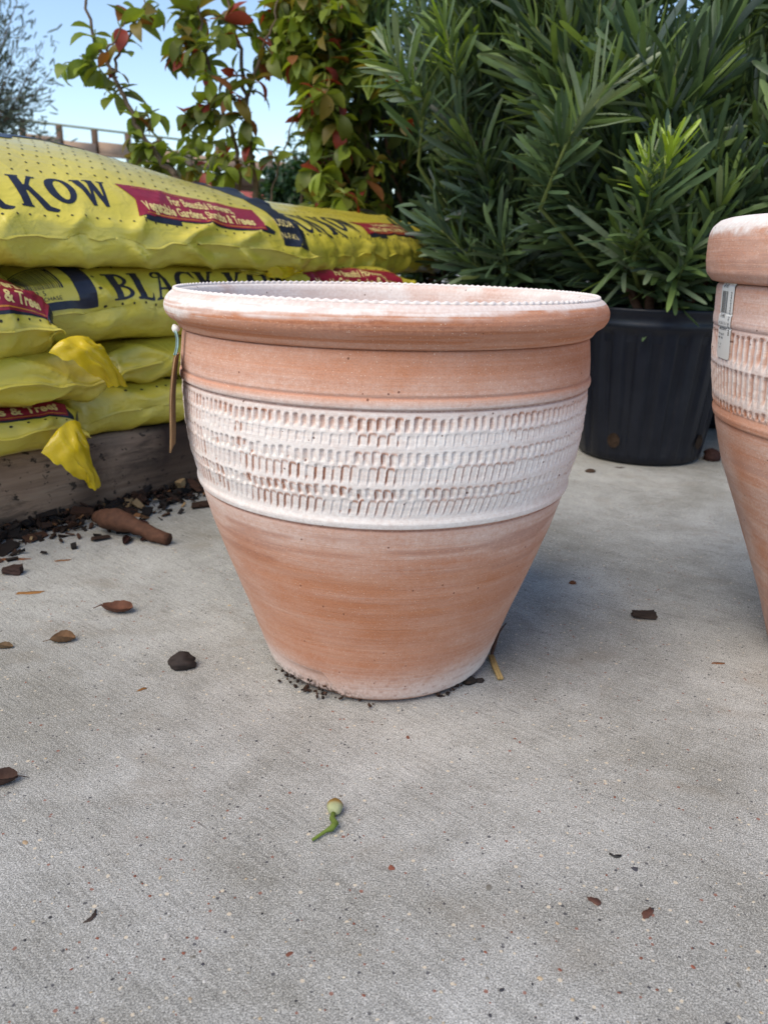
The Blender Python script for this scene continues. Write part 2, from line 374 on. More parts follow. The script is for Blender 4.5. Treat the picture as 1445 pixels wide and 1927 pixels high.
class Canvas:
    """supersampled drawing area in metres, u to the right and v up"""
    def __init__(s, w, h, cell=0.001, ss=3):
        s.w, s.h, s.cell, s.ss = w, h, cell, ss; s.c = cell/ss
        s.A = np.zeros((int(w/cell)*ss, int(h/cell)*ss), bool)
        s.X, s.Y = np.meshgrid((np.arange(s.A.shape[0])+.5)*s.c, (np.arange(s.A.shape[1])+.5)*s.c, indexing='ij')
    def poly(s, pts, on=True):
        ins = np.zeros_like(s.A); n = len(pts)
        for i in range(n):
            x0, y0 = pts[i]; x1, y1 = pts[(i+1) % n]
            if y0 == y1: continue
            cr = ((y0 > s.Y) != (y1 > s.Y)) & (s.X < (x1-x0)*(s.Y-y0)/(y1-y0)+x0); ins ^= cr
        s.A[ins] = on; return s
    def ell(s, cx, cy, rx, ry, on=True):
        s.A[((s.X-cx)/rx)**2+((s.Y-cy)/ry)**2 < 1] = on; return s
    def rect(s, x0, y0, x1, y1, on=True):
        s.A[(s.X > x0) & (s.X < x1) & (s.Y > y0) & (s.Y < y1)] = on; return s
    def stamp(s, mk, x, y, on=True):
        i = int(x/s.c); j = int(y/s.c); n = min(mk.shape[0], s.A.shape[0]-i); m_ = min(mk.shape[1], s.A.shape[1]-j)
        j0 = max(0, -j)
        if n > 0 and m_ > j0: s.A[i:i+n, j+j0:j+m_][mk[:n, j0:m_]] = on
        return s
    def text(s, body, x, y, height, bold=0.0, squeeze=1.0, on=True, rot=False):
        mk = text_mask(body, s.c, height, bold, squeeze=squeeze)
        if rot: return s.stamp(mk[:, ::-1].T if False else np.rot90(mk, 1), x, y, on)
        return s.stamp(mk, x, y-0.30*height, on)
    def trace(s):
        """marching squares at half coverage; returns 2D points and polygons"""
        a = s.A.reshape(s.A.shape[0]//s.ss, s.ss, s.A.shape[1]//s.ss, s.ss).mean((1, 3))
        a = np.pad(a, 1); nx, ny = a.shape
        cnt = (a[:-1, :-1] > .5).astype(int)+(a[1:, :-1] > .5)+(a[1:, 1:] > .5)+(a[:-1, 1:] > .5)
        P = {}; V = []; F = []
        def vid(key, x, y):
            if key not in P: P[key] = len(V); V.append(((x-.5)*s.cell, (y-.5)*s.cell))
            return P[key]
        for i, j in np.argwhere(cnt > 0):
            cs = [(i, j), (i+1, j), (i+1, j+1), (i, j+1)]; poly = []
            for k in range(4):
                p, q = cs[k], cs[(k+1) % 4]; fp, fq = a[p], a[q]
                if fp > .5: poly.append(vid(p, *p))
                if (fp > .5) != (fq > .5):
                    t = (.5-fp)/(fq-fp); e = (min(p, q), max(p, q))
                    poly.append(vid(e, p[0]+(q[0]-p[0])*t, p[1]+(q[1]-p[1])*t))
            if len(poly) >= 3: F.append(poly)
        return np.array(V).reshape(-1, 2), F

def print_on(name, cv, u0, v0, surf, lift, mat, parent, scale=(1, 1)):
    V2, F = cv.trace()
    if not len(F): return None
    P = surf(V2[:, 0]*scale[0]+u0, V2[:, 1]*scale[1]+v0, lift)
    return mesh_obj(name, P, F, mat, parent)

# display capitals with heavy stems and pointed serifs, drawn on a canvas
def letters(cv, word, x, y, h, gap=0.08, big_first=False):
    def serif(cx, yy, wd, up_):
        s_ = 1 if up_ else -1
        cv.poly([(cx-wd, yy), (cx+wd, yy), (cx+wd*.55, yy+s_*h*.075), (cx-wd*.55, yy+s_*h*.075)])
    for ch in word:
        st = h*.25
        if ch == ' ': x += h*.30; continue
        if ch == 'B':
            cv.rect(x+h*.06, y, x+h*.06+st, y+h)
            for cy, ry, rx in ((y+h*.74, h*.26, h*.40), (y+h*.27, h*.27, h*.47)):
                cv.A |= (((cv.X-(x+h*.2))/rx)**2+((cv.Y-cy)/ry)**2 < 1) & (cv.X > x+h*.2)
            for cy, ry, rx in ((y+h*.74, h*.17, h*.20), (y+h*.27, h*.18, h*.26)):
                cv.A &= ~((((cv.X-(x+h*.26))/rx)**2+((cv.Y-cy)/ry)**2 < 1) & (cv.X > x+h*.26))
            cv.rect(x-h*.02, y, x+h*.30, y+h*.06); cv.rect(x-h*.02, y+h*.94, x+h*.30, y+h); wd = h*.66
        elif ch == 'L':
            cv.rect(x+h*.08, y, x+h*.08+st, y+h); cv.rect(x, y, x+h*.58, y+h*.09); cv.rect(x, y+h*.94, x+h*.36, y+h)
            cv.poly([(x+h*.42, y), (x+h*.60, y), (x+h*.62, y+h*.30), (x+h*.55, y+h*.12)]); wd = h*.60
        elif ch == 'A':
            cv.poly([(x+h*.08, y), (x+h*.16, y), (x+h*.46, y+h*.98), (x+h*.40, y+h)])
            cv.poly([(x+h*.36, y+h), (x+h*.52, y+h), (x+h*.84, y), (x+h*.58, y)])
            cv.rect(x+h*.22, y+h*.30, x+h*.62, y+h*.37); serif(x+h*.12, y, h*.14, True); serif(x+h*.71, y, h*.19, True)
            cv.ell(x+h*.26, y+h*.86, h*.15, h*.13).ell(x+h*.28, y+h*.84, h*.09, h*.075, False); wd = h*.86
        elif ch == 'C':
            cv.ell(x+h*.42, y+h*.5, h*.42, h*.52)
            hole = (((cv.X-(x+h*.50))/(h*.31))**2+((cv.Y-(y+h*.5))/(h*.42))**2 < 1); cv.A &= ~hole
            cut = (cv.X > x+h*.60) & (cv.Y > y+h*.30) & (cv.Y < y+h*.74) & (cv.X < x+h*.90); cv.A &= ~cut
            cv.poly([(x+h*.64, y+h*.98), (x+h*.76, y+h*1.0), (x+h*.78, y+h*.62), (x+h*.68, y+h*.78)]); wd = h*.80
        elif ch == 'K':
            cv.rect(x+h*.07, y, x+h*.07+st, y+h); cv.rect(x, y, x+h*.36, y+h*.06); cv.rect(x, y+h*.94, x+h*.36, y+h)
            cv.poly([(x+h*.26, y+h*.44), (x+h*.36, y+h*.44), (x+h*.76, y+h), (x+h*.62, y+h)])
            cv.poly([(x+h*.30, y+h*.58), (x+h*.46, y+h*.66), (x+h*.92, y-h*.10), (x+h*.66, y-h*.06)])
            cv.poly([(x+h*.66, y-h*.06), (x+h*.95, y-h*.14), (x+h*1.06, y-h*.04), (x+h*.80, y+h*.06)]); serif(x+h*.70, y+h*.99, h*.15, False); wd = h*.88
        elif ch == 'O':
            yo = y+h*.16; hh = h*.84
            cv.ell(x+hh*.50, yo+hh*.5, hh*.50, hh*.52).ell(x+hh*.54, yo+hh*.5, hh*.22, hh*.39, False); wd = hh*.98
        elif ch == 'W':
            yo = y+h*.16; hh = h*.84
            for dx in (0, hh*.46):
                cv.poly([(x+dx+hh*.02, yo+hh), (x+dx+hh*.32, yo+hh), (x+dx+hh*.50, yo), (x+dx+hh*.34, yo-hh*.02)])
                cv.poly([(x+dx+hh*.36, yo-hh*.02), (x+dx+hh*.48, yo), (x+dx+hh*.72, yo+hh), (x+dx+hh*.60, yo+hh)])
                cv.rect(x+dx-hh*.05, yo+hh*.94, x+dx+hh*.33, yo+hh)
            cv.rect(x+hh*.96, yo+hh*.94, x+hh*1.24, yo+hh); wd = hh*1.22
        x += wd+h*gap
    return x

# ------------------------------------------------------------------ terracotta pots
def smoothstep(a, b, x):
    t = np.clip((x-a)/(b-a), 0, 1); return t*t*(3-2*t)

def notch_field(TH, Z, rows, rng_seed):
    """depth of the pressed rows (metres) and where their steep walls are"""
    rs = np.random.default_rng(rng_seed); D = np.zeros_like(Z); Wl = np.zeros_like(Z)
    for (zh, zl, N, ph, dep, skew) in rows:
        c = TH/(2*math.pi)*N + ph + skew*(zh-Z)/(zh-zl)
        c = c + 0.25*np.sin(TH*5+ph*9)
        idx = np.floor(c).astype(int) % N; t = c-np.floor(c)
        jd = rs.uniform(.6, 1.25, N)[idx]; jz = rs.uniform(-.0009, .0009, N)[idx]; jb = rs.uniform(.55, 1.0, N)[idx]
        top = zh + jz - .0016*np.abs(2*t-.9)**3; bot = zl + (1-jb)*.35*(zh-zl) + jz
        vert = smoothstep(top, top-.0012, Z)*(1-smoothstep(bot+(top-bot)*.30, bot, Z)*.85)*smoothstep(bot-.001, bot+.001, Z)
        horiz = smoothstep(0, .07, t)*(1-smoothstep(.30, .70, t)) if dep > .0018 else smoothstep(0, .07, t)*(.30+.70*(1-smoothstep(.14, .42, t)))*(1-smoothstep(.8, 1, t))
        lip = np.exp(-((t-1.0)/.10)**2)*.8
        band = smoothstep(zh+.002, zh-.001, Z)*smoothstep(zl-.002, zl+.001, Z)
        D += dep*jd*vert*horiz - .00045*lip*vert
        Wl = np.maximum(Wl, band*vert*np.exp(-((t-.10)/.11)**2)*jd)
        Wl = np.maximum(Wl, .8*np.exp(-((Z-top)/.0009)**2)*(t > .1)*(t < .9)*jd)
    return D, Wl

def pot_surface(prof, ncol, rows, seed, wash_fn, step_fine, zfine, step=0.0022, disp=None):
    """prof = list of (z, r); returns verts, faces, attrs"""
    p = np.asarray(prof, float); seg = []
    s = np.concatenate([[0], np.cumsum(np.hypot(*np.diff(p, axis=0).T))])
    t = [0.0]
    while t[-1] < s[-1]-1e-6:
        z = np.interp(t[-1], s, p[:, 0]); t.append(min(s[-1], t[-1] + (step_fine if zfine[0] < z < zfine[1] else step)))
    t = np.array(t); zz = np.interp(t, s, p[:, 0]); rr = np.interp(t, s, p[:, 1])
    # round the corners a little
    for _ in range(2):
        rr[1:-1] = rr[1:-1]*.7 + (rr[:-2]+rr[2:])*.15
    th = math.pi/2 + np.linspace(0, 2*math.pi, ncol, endpoint=False)
    TH, Z = np.meshgrid(th, zz, indexing='ij'); RR = np.broadcast_to(rr, TH.shape).copy()
    phi = np.angle(np.exp(1j*(TH+math.pi/2)))          # 0 towards the camera side, + to the right
    D, Wl = notch_field(TH, Z, rows, seed) if rows else (np.zeros_like(Z), np.zeros_like(Z))
    RR = RR - D
    # hand-thrown irregularity and turning marks
    RR += .0007*np.sin(2*TH+seed) + .0004*np.sin(3*TH+1.7*seed)
    RR += .00022*(vnoise(TH*4/math.pi*2, Z*420, seed+3)-.5)
    if disp is not None: RR = RR + disp(phi, Z)
    global NREC; NREC = np.clip(D/.0022, 0, 1); a = wash_fn(phi, Z, Wl, TH)
    V = np.stack([RR*np.cos(TH), RR*np.sin(TH), Z], -1).reshape(-1, 3)
    pc = np.stack([(TH-math.pi/2)*0.17, Z + 0*TH, np.full_like(Z, seed*1.37)], -1).reshape(-1, 3)
    at = {k: np.clip(v, 0, 1).ravel() for k, v in a.items()}; at['pc'] = pc
    return V, grid_faces(ncol, len(zz), closed_u=True), at

def rope_ring(rad, z, N, sec=.0018, k=8, per=8):
    n = N*per; th = np.linspace(0, 2*math.pi, n, endpoint=False); ph = np.linspace(0, 2*math.pi, k, endpoint=False)
    TH, PH = np.meshgrid(th, ph, indexing='ij')
    s = sec*(.80+.26*np.cos(N*TH+1.4*np.cos(PH)+.4*np.sin(7*TH)))
    rr = rad+s*np.cos(PH); V = np.stack([rr*np.cos(TH), rr*np.sin(TH), z+s*np.sin(PH)*1.1], -1).reshape(-1, 3)
    I, J = np.meshgrid(np.arange(n), np.arange(k), indexing='ij')
    F = np.stack([I*k+J, ((I+1) % n)*k+J, ((I+1) % n)*k+(J+1) % k, I*k+(J+1) % k], -1).reshape(-1, 4)
    m = len(V); return V, F, {'wash': np.full(m, .93), 'rust': np.zeros(m), 'dirt': np.zeros(m), 'pc': np.stack([TH.ravel()*.17, np.full(m, z)+PH.ravel()*.002, np.zeros(m)], -1)}

def zero(Z): return np.zeros_like(Z)

# --- the pot in the middle
POT = empty('terracotta_pot'); tag(POT, 'terracotta pot with whitewashed notched band and wide rolled rim, brown tag hanging at its side', 'pot', 'whitewashed terracotta pots')
body_prof = [(0, .02), (0, .0962), (.0012, .0988), (.005, .1038), (.0068, .1054), (.0263, .1120), (.0622, .1240), (.1072, .1402), (.1434, .1524), (.165, .1585), (.1742, .1609), (.1750, .1596), (.1760, .1597),
             (.1772, .1630), (.181, .1641), (.1848, .1634), (.187, .1636), (.2072, .1688), (.2308, .1718), (.2532, .1726), (.2626, .1724), (.2633, .1710), (.2642, .1711), (.2652, .1738), (.268, .1743), (.2712, .1738),
             (.2720, .1722), (.2730, .1722), (.274, .1730), (.285, .1722), (.2947, .1711), (.3028, .1702), (.3034, .1690), (.3036, .160)]
N0 = 172
rows0 = [(.2590, .2486, N0, 0, .0024, 0), (.2478, .2382, N0, .5, .0011, .1), (.2352, .2250, N0, .2, .0021, -.05), (.2246, .2104, N0, .75, .0014, .25), (.2088, .2000, N0, .1, .0021, -.1), (.1996, .1858, N0, .6, .0013, .45)]
def wash0(phi, Z, Wl, TH):
    lo = fbm(TH*3, Z*30, 11); st = vnoise(TH*2.2+3, Z*150, 12)
    W = .12 + .2*(lo-.4)
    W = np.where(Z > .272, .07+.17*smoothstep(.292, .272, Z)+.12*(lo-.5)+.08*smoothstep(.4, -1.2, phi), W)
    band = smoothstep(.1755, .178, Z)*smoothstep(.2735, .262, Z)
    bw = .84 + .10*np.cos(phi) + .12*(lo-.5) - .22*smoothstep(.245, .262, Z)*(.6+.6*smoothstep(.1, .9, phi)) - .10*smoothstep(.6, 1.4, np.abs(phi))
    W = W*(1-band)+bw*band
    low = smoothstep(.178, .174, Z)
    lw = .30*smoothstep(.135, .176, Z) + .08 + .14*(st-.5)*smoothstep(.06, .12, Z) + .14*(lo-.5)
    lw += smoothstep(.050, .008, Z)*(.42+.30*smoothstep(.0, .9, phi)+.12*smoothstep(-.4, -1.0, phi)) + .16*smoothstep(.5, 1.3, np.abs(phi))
    W = W*(1-low)+lw*low
    wl = Wl*(fbm(TH*6, Z*25, 15) > .40)*(.55+.45*vnoise(TH*9, Z*40, 16))
    W = W - .85*wl*smoothstep(1.5, .3, np.abs(phi+.15)) - NREC*(.10+.22*smoothstep(.240, .255, Z)*smoothstep(-1.2, .2, np.abs(phi)))
    W = np.where(Z < .0055, .12, W)
    rust = .75*(np.exp(-((Z-.1752)/.0011)**2)+np.exp(-((Z-.2636)/.0010)**2)+.7*np.exp(-((Z-.2724)/.0009)**2)) + .65*wl
    arcs = np.abs(np.sin((Z-.018*np.sin(phi*1.1+.4))*520+3*lo))
    rust += .55*smoothstep(.985, 1.0, arcs)*smoothstep(.05, .02, Z)*smoothstep(-.9, .2, phi)
    rust += .5*smoothstep(.62, .75, vnoise(TH*2, Z*210, 19))*smoothstep(.12, .14, Z)*smoothstep(.174, .165, Z)
    dirt = smoothstep(.020, .002, Z)*smoothstep(.0, -.35, phi)*smoothstep(-1.4, -.9, phi) + .8*smoothstep(.010, .0, Z)*np.exp(-((phi-.62)/.10)**2)+.35*smoothstep(.006, 0, Z)
    return {'wash': W, 'rust': rust, 'dirt': dirt}
def disp0(phi, Z):
    edge = -.30 - (Z-.004)*5.5
    m = smoothstep(edge+.012, edge-.012, phi)*smoothstep(-1.05, -.45, phi)*smoothstep(.030, .022, Z)
    return -.0030*m
V, Fc, at = pot_surface(body_prof, N0*14, rows0, 4, wash0, .00075, (.172, .276), .0024, disp0)
mesh_obj('body', V, Fc, TERRA, POT, attrs=at)
rim_prof = [(.3034, .160), (.3036, .1700), (.3044, .1722), (.3072, .1738), (.3092, .1750), (.3128, .1806), (.3160, .1828), (.3200, .1839), (.3236, .1836), (.3275, .1820), (.3305, .1795), (.3325, .1768), (.3332, .1745), (.3330, .1710), (.3318, .1690), (.3285, .1672), (.3220, .1660),
            (.290, .1615), (.25, .1610), (.20, .157), (.14, .139), (.06, .112), (.018, .098), (.016, .0)]
def wash_rim(phi, Z, Wl, TH):
    lo = fbm(TH*4, Z*60, 31); hi = fbm(TH*22, Z*220, 32)
    edge = .3245 - .0065*smoothstep(-.2, -1.1, phi) + .0065*smoothstep(.15, .7, phi) + .007*(lo-.5)+.006*(hi-.5)
    W = .10+.82*smoothstep(edge-.0042, edge+.0042, Z)-.45*smoothstep(.58, .70, vnoise(TH*2.5+9, Z*700, 33))*smoothstep(.331, .327, Z)
    return W, lo, hi
# outer half and inner half of the rim share one mesh; the inside is told apart by its place along the profile
p = np.asarray(rim_prof); s = np.concatenate([[0], np.cumsum(np.hypot(*np.diff(p, axis=0).T))]); tt = [0.0]
while tt[-1] < s[-1]-1e-6: tt.append(min(s[-1], tt[-1]+(.0009 if tt[-1] < .075 else .004)))
tt = np.array(tt); zz = np.interp(tt, s, p[:, 0]); rr = np.interp(tt, s, p[:, 1])
for _ in range(3): rr[3:-1] = rr[3:-1]*.5+(rr[2:-2]+rr[4:])*.25; zz[3:-1] = zz[3:-1]*.5+(zz[2:-2]+zz[4:])*.25
ncol = 720; th = math.pi/2+np.linspace(0, 2*math.pi, ncol, endpoint=False); TH, Z = np.meshgrid(th, zz, indexing='ij')
RR = np.broadcast_to(rr, TH.shape)+.0007*np.sin(2*TH+4)+.0004*np.sin(3*TH+6.8); RR = RR+np.where(RR > .17, .0004*(fbm(TH*8, Z*200, 41)-.5), 0)
phi = np.angle(np.exp(1j*(TH+math.pi/2))); W, lo, hi = wash_rim(phi, Z, None, TH)
inner = np.broadcast_to(tt > np.interp(.1722, rr[::-1], tt[::-1]) if False else tt > .0435, TH.shape)
W = np.where(inner, .80+.25*(vnoise(TH*1.5, Z*120, 44)-.45)-.35*smoothstep(.55, .72, fbm(TH*2, Z*18, 45)), W)
rust = np.where(inner, .25*smoothstep(.6, .75, fbm(TH*3, Z*40, 46)), .60*smoothstep(.3115, .3165, Z)*smoothstep(.3275, .3205, Z)*smoothstep(.9, .2, np.abs(phi-.02))+.35*smoothstep(.60, .72, fbm(TH*9, Z*260, 47))*smoothstep(.318, .323, Z))
at = {'wash': np.clip(W, 0, 1).ravel(), 'rust': np.clip(rust, 0, 1).ravel(), 'dirt': np.zeros(TH.size), 'pc': np.stack([(TH-math.pi/2)*.17, Z, np.full_like(Z, 2.2)], -1).reshape(-1, 3)}
RIM = mesh_obj('rim', np.stack([RR*np.cos(TH), RR*np.sin(TH), Z], -1).reshape(-1, 3), grid_faces(ncol, len(zz), closed_u=True), TERRA, POT, attrs=at)
V, Fc, at = rope_ring(.1735, .3336, 168); mesh_obj('rope_edge', V, Fc, TERRA, RIM, attrs=at)

# --- the taller pot beside it
AX2 = Vector((.5, -.01, 0))
POT2 = empty('terracotta_pot', AX2); tag(POT2, 'larger terracotta pot with upright thick rim and white barcode sticker', 'pot', 'whitewashed terracotta pots')
prof2 = [(0, .02), (0, .108), (.002, .1125), (.0077, .1165), (.057, .1330), (.1045, .1520), (.1435, .1680), (.1831, .1848), (.2190, .1952), (.2262, .1968), (.2272, .1960), (.229, .1988), (.2335, .2000), (.2375, .1996), (.239, .1990),
         (.2425, .2010), (.2791, .2070), (.309, .2092), (.3100, .2084), (.3112, .2100), (.3155, .2106), (.3205, .2104), (.3216, .2096), (.323, .2102), (.335, .2108), (.3445, .2112), (.3462, .2100), (.3464, .19)]
N2 = 158
rows2 = [(.3060, .2780, N2, 0, .0026, .2), (.2770, .2480, N2, .5, .0024, .35), (.2470, .2400, N2, .1, .0022, 0)]
def wash2(phi, Z, Wl, TH):
    lo = fbm(TH*5, Z*26, 61); st = vnoise(TH*3, Z*170, 62)
    band = smoothstep(.238, .246, Z)*smoothstep(.312, .300, Z)
    W = .22+.30*(lo-.45)+.2*(st-.5)+.25*smoothstep(.27, .31, Z)*smoothstep(.345, .31, Z)
    W = W*(1-band)+band*(.80+.3*(lo-.5)) - .2*smoothstep(.262, .240, Z)*smoothstep(.225, .240, Z)*(lo+.2)
    wl = Wl*(.5+.5*vnoise(TH*9, Z*40, 66)); W = W-.8*wl + .25*smoothstep(.22, .19, Z)*(lo-.2)
    rust = .35*(np.exp(-((Z-.2266)/.001)**2)+np.exp(-((Z-.3100)/.001)**2)+.6*np.exp(-((Z-.3216)/.001)**2))+.6*wl+.35*smoothstep(.55, .75, st)*smoothstep(.22, .20, Z)
    return {'wash': W, 'rust': rust, 'dirt': .5*smoothstep(.05, 0, Z)}
V, Fc, at = pot_surface(prof2, N2*8, rows2, 9, wash2, .0011, (.225, .311), .0028)
mesh_obj('body', V, Fc, TERRA, POT2, attrs=at)
prof2r = [(.3462, .190), (.3466, .2105), (.3480, .2170), (.3530, .2215), (.3545, .2226), (.3650, .2246), (.3800, .2250), (.3880, .2244), (.3935, .2222), (.3985, .2170), (.4005, .2110), (.4003, .2060), (.3970, .2020), (.39, .2000), (.34, .199), (.30, .197), (.22, .182), (.10, .138), (.02, .10), (.018, .0)]
def wash2r(phi, Z, Wl, TH):
    lo = fbm(TH*7, Z*70, 71); hi = fbm(TH*30, Z*240, 72)
    return {'wash': .18+.2*(lo-.4)+.75*smoothstep(.383, .392, Z+.010*(lo-.5)+.010*(hi-.5)), 'rust': .40*smoothstep(.45, .7, lo)*smoothstep(.392, .38, Z), 'dirt': zero(Z)}
V, Fc, at = pot_surface(prof2r, 600, None, 12, wash2r, .0014, (.34, .41), .004)
mesh_obj('rim', V, Fc, TERRA, POT2, attrs=at)
# price sticker glued on its shoulder
def sticker_surf(u, v, lift):
    z = v; r = np.interp(z, [q[0] for q in prof2][1:-1], [q[1] for q in prof2][1:-1])+.0010+lift
    t = STK_T0+u/.2095
    return np.stack([r*np.cos(t), r*np.sin(t), z], -1)
def hit_cyl(px, py, ax, r):
    d = ray(px, py); ox, oy = CAM.x-ax.x, CAM.y-ax.y
    a = d.x**2+d.y**2; b = 2*(ox*d.x+oy*d.y); c_ = ox*ox+oy*oy-r*r; q = max(0, b*b-4*a*c_); t = (-b-math.sqrt(q))/(2*a)
    P = CAM+d*t; return math.atan2(P.y-ax.y, P.x-ax.x), P.z
tR, zR = hit_cyl(1379, 560, AX2, .2125); tL, zL = hit_cyl(1349, 600, AX2, .2125)
STK_T0 = tL % (2*math.pi); STW = ((tR % (2*math.pi))-STK_T0)*.2095; zTop = hit_cyl(1372, 524, AX2, .2125)[1]; zBot = hit_cyl(1362, 678, AX2, .2115)[1]; STH = zTop-zBot
cv = Canvas(STW, STH, .0006, 2); cr = .004
cv.rect(0, cr, STW, STH-cr).rect(cr, 0, STW-cr, STH)
for a_, b_ in ((cr, cr), (STW-cr, cr), (cr, STH-cr), (STW-cr, STH-cr)): cv.ell(a_, b_, cr, cr)
V2, F2 = cv.trace(); ST = mesh_obj('sticker', sticker_surf(V2[:, 0], V2[:, 1]+zBot, .0), F2, STICKER, POT2)
sx = STW/.045; sy = STH/.072
cv = Canvas(STW, STH, .00028, 2); x = .006*sx; rs = random.Random(3)
while x < .030*sx:
    wb = rs.choice((.0003, .0005, .0008))*sx; cv.rect(x, .0415*sy, x+wb, .0610*sy); x += wb+rs.choice((.0004, .0006))*sx
cv.text('GIB  1105', .008*sx, .0640*sy, .0036*sy, .01, .8*sx/sy)
cv.text('7715429402', .007*sx, .0372*sy, .0032*sy, .01, .8*sx/sy); cv.text('LARGE CALIENTE CRLJA', .004*sx, .0312*sy, .0024*sy, 0, .8*sx/sy)
cv.text('Marshall Pottery Inc.', .004*sx, .0262*sy, .0028*sy, .015, .85*sx/sy); cv.text('4901 Elysian Fields Rd', .004*sx, .0212*sy, .0024*sy, .01, .7*sx/sy); cv.text('Marshall, Texas', .004*sx, .0180*sy, .0024*sy, .01, .8*sx/sy)
cv.text('Handcrafted', .004*sx, .0120*sy, .0024*sy, 0, .8*sx/sy); cv.text('in Pakistan', .004*sx, .0088*sy, .0024*sy, 0, .8*sx/sy)
mk = text_mask('MADE IN PAKISTAN', cv.c, .0036*sx, .01, squeeze=1.15); cv.stamp(np.rot90(mk, 1)[::1], .0355*sx, .022*sy)
V2, F2 = cv.trace(); mesh_obj('lettering', sticker_surf(V2[:, 0], V2[:, 1]+zBot, .0003), F2, PRINT, ST)

# ------------------------------------------------------------------ filled plastic bags: a small cloth solver inflates a flat sack between two plates
def sim_bag(L, Wd, zlo, zhi, seed, iters=230, h=.0105, press=.00042, tuck=()):
    rs = np.random.default_rng(seed); nu = int(L/h)+1; nv = int(Wd/h)+1
    X, Y = np.meshgrid(np.linspace(0, L, nu), np.linspace(0, Wd, nv), indexing='ij')
    hu, hv = L/(nu-1), Wd/(nv-1)
    k = np.sin(np.pi*X/L)**.5*np.sin(np.pi*Y/Wd)**.5
    def init(sg): return np.stack([X, Y, sg*.010*k + .0025*(rs.random(X.shape)-.5)*(k > 0)], -1)
    S = [init(1), init(-1)]; O = [a.copy() for a in S]
    def con(P, axis, off, rest, stiff):
        n = P.shape[axis]
        for st in range(off+1 if off > 1 else 2):
            i = np.arange(st, n-off, 2*off if off == 1 else off+1)
            if off > 1: i = np.arange(st, n-off, 2*off)
            a = np.take(P, i, axis); b = np.take(P, i+off, axis); d = b-a; l = np.sqrt((d*d).sum(-1, keepdims=True))+1e-9
            c = d*((l-rest)/l*.5*stiff)
            if off > 1: c = np.where(l < rest, c, 0)
            if axis == 0: P[i] += c; P[i+off] -= c
            else: P[:, i] += c; P[:, i+off] -= c
    dg = math.hypot(hu, hv)
    def shear(P, stiff):
        for st in (0, 1):
            for (a, b) in ((P[st:-1:2, :-1], P[st+1::2, 1:]), (P[st:-1:2, 1:], P[st+1::2, :-1])):
                m_ = min(len(a), len(b)); a = a[:m_]; b = b[:m_]; d = b-a; l = np.sqrt((d*d).sum(-1, keepdims=True))+1e-9
                c = d*((l-dg)/l*.5*stiff)*.5; a += c; b -= c
    for it in range(iters):
        for q, sg in ((0, 1), (1, -1)):
            P = S[q]; vel = (P-O[q])*.90; O[q] = P.copy()
            N = np.cross(np.gradient(P, axis=0), np.gradient(P, axis=1))/(hu*hv)
            P += vel + sg*press*N
            P[..., 2] -= .00006
        for _ in range(3):
            for P in S:
                con(P, 0, 1, hu, 1.0); con(P, 1, 1, hv, 1.0); shear(P, .55); con(P, 0, 2, 2*hu, .10); con(P, 1, 2, 2*hv, .10)
                np.clip(P[..., 2], zlo, zhi, out=P[..., 2])
            for sl in (np.s_[0, :], np.s_[-1, :], np.s_[:, 0], np.s_[:, -1]):
                m_ = (S[0][sl]+S[1][sl])*.5; S[0][sl] = m_; S[1][sl] = m_
    off = np.array([S[0][..., 0].min(), np.percentile(S[0][:, 0, 1], 20), zlo])
    return [a-off for a in S], L, Wd

def upsample(P):
    def up1(A):
        n = A.shape[0]; B = np.empty((2*n-1,)+A.shape[1:]); B[::2] = A
        e = np.concatenate([2*A[:1]-A[1:2], A, 2*A[-1:]-A[-2:-1]])
        B[1::2] = (-e[:-3]+9*e[1:-2]+9*e[2:-1]-e[3:])/16
        B[2:-2:2] = A[1:-1]*.75+(A[:-2]+A[2:])*.125
        return B
    return up1(up1(P).swapaxes(0, 1)).swapaxes(0, 1)

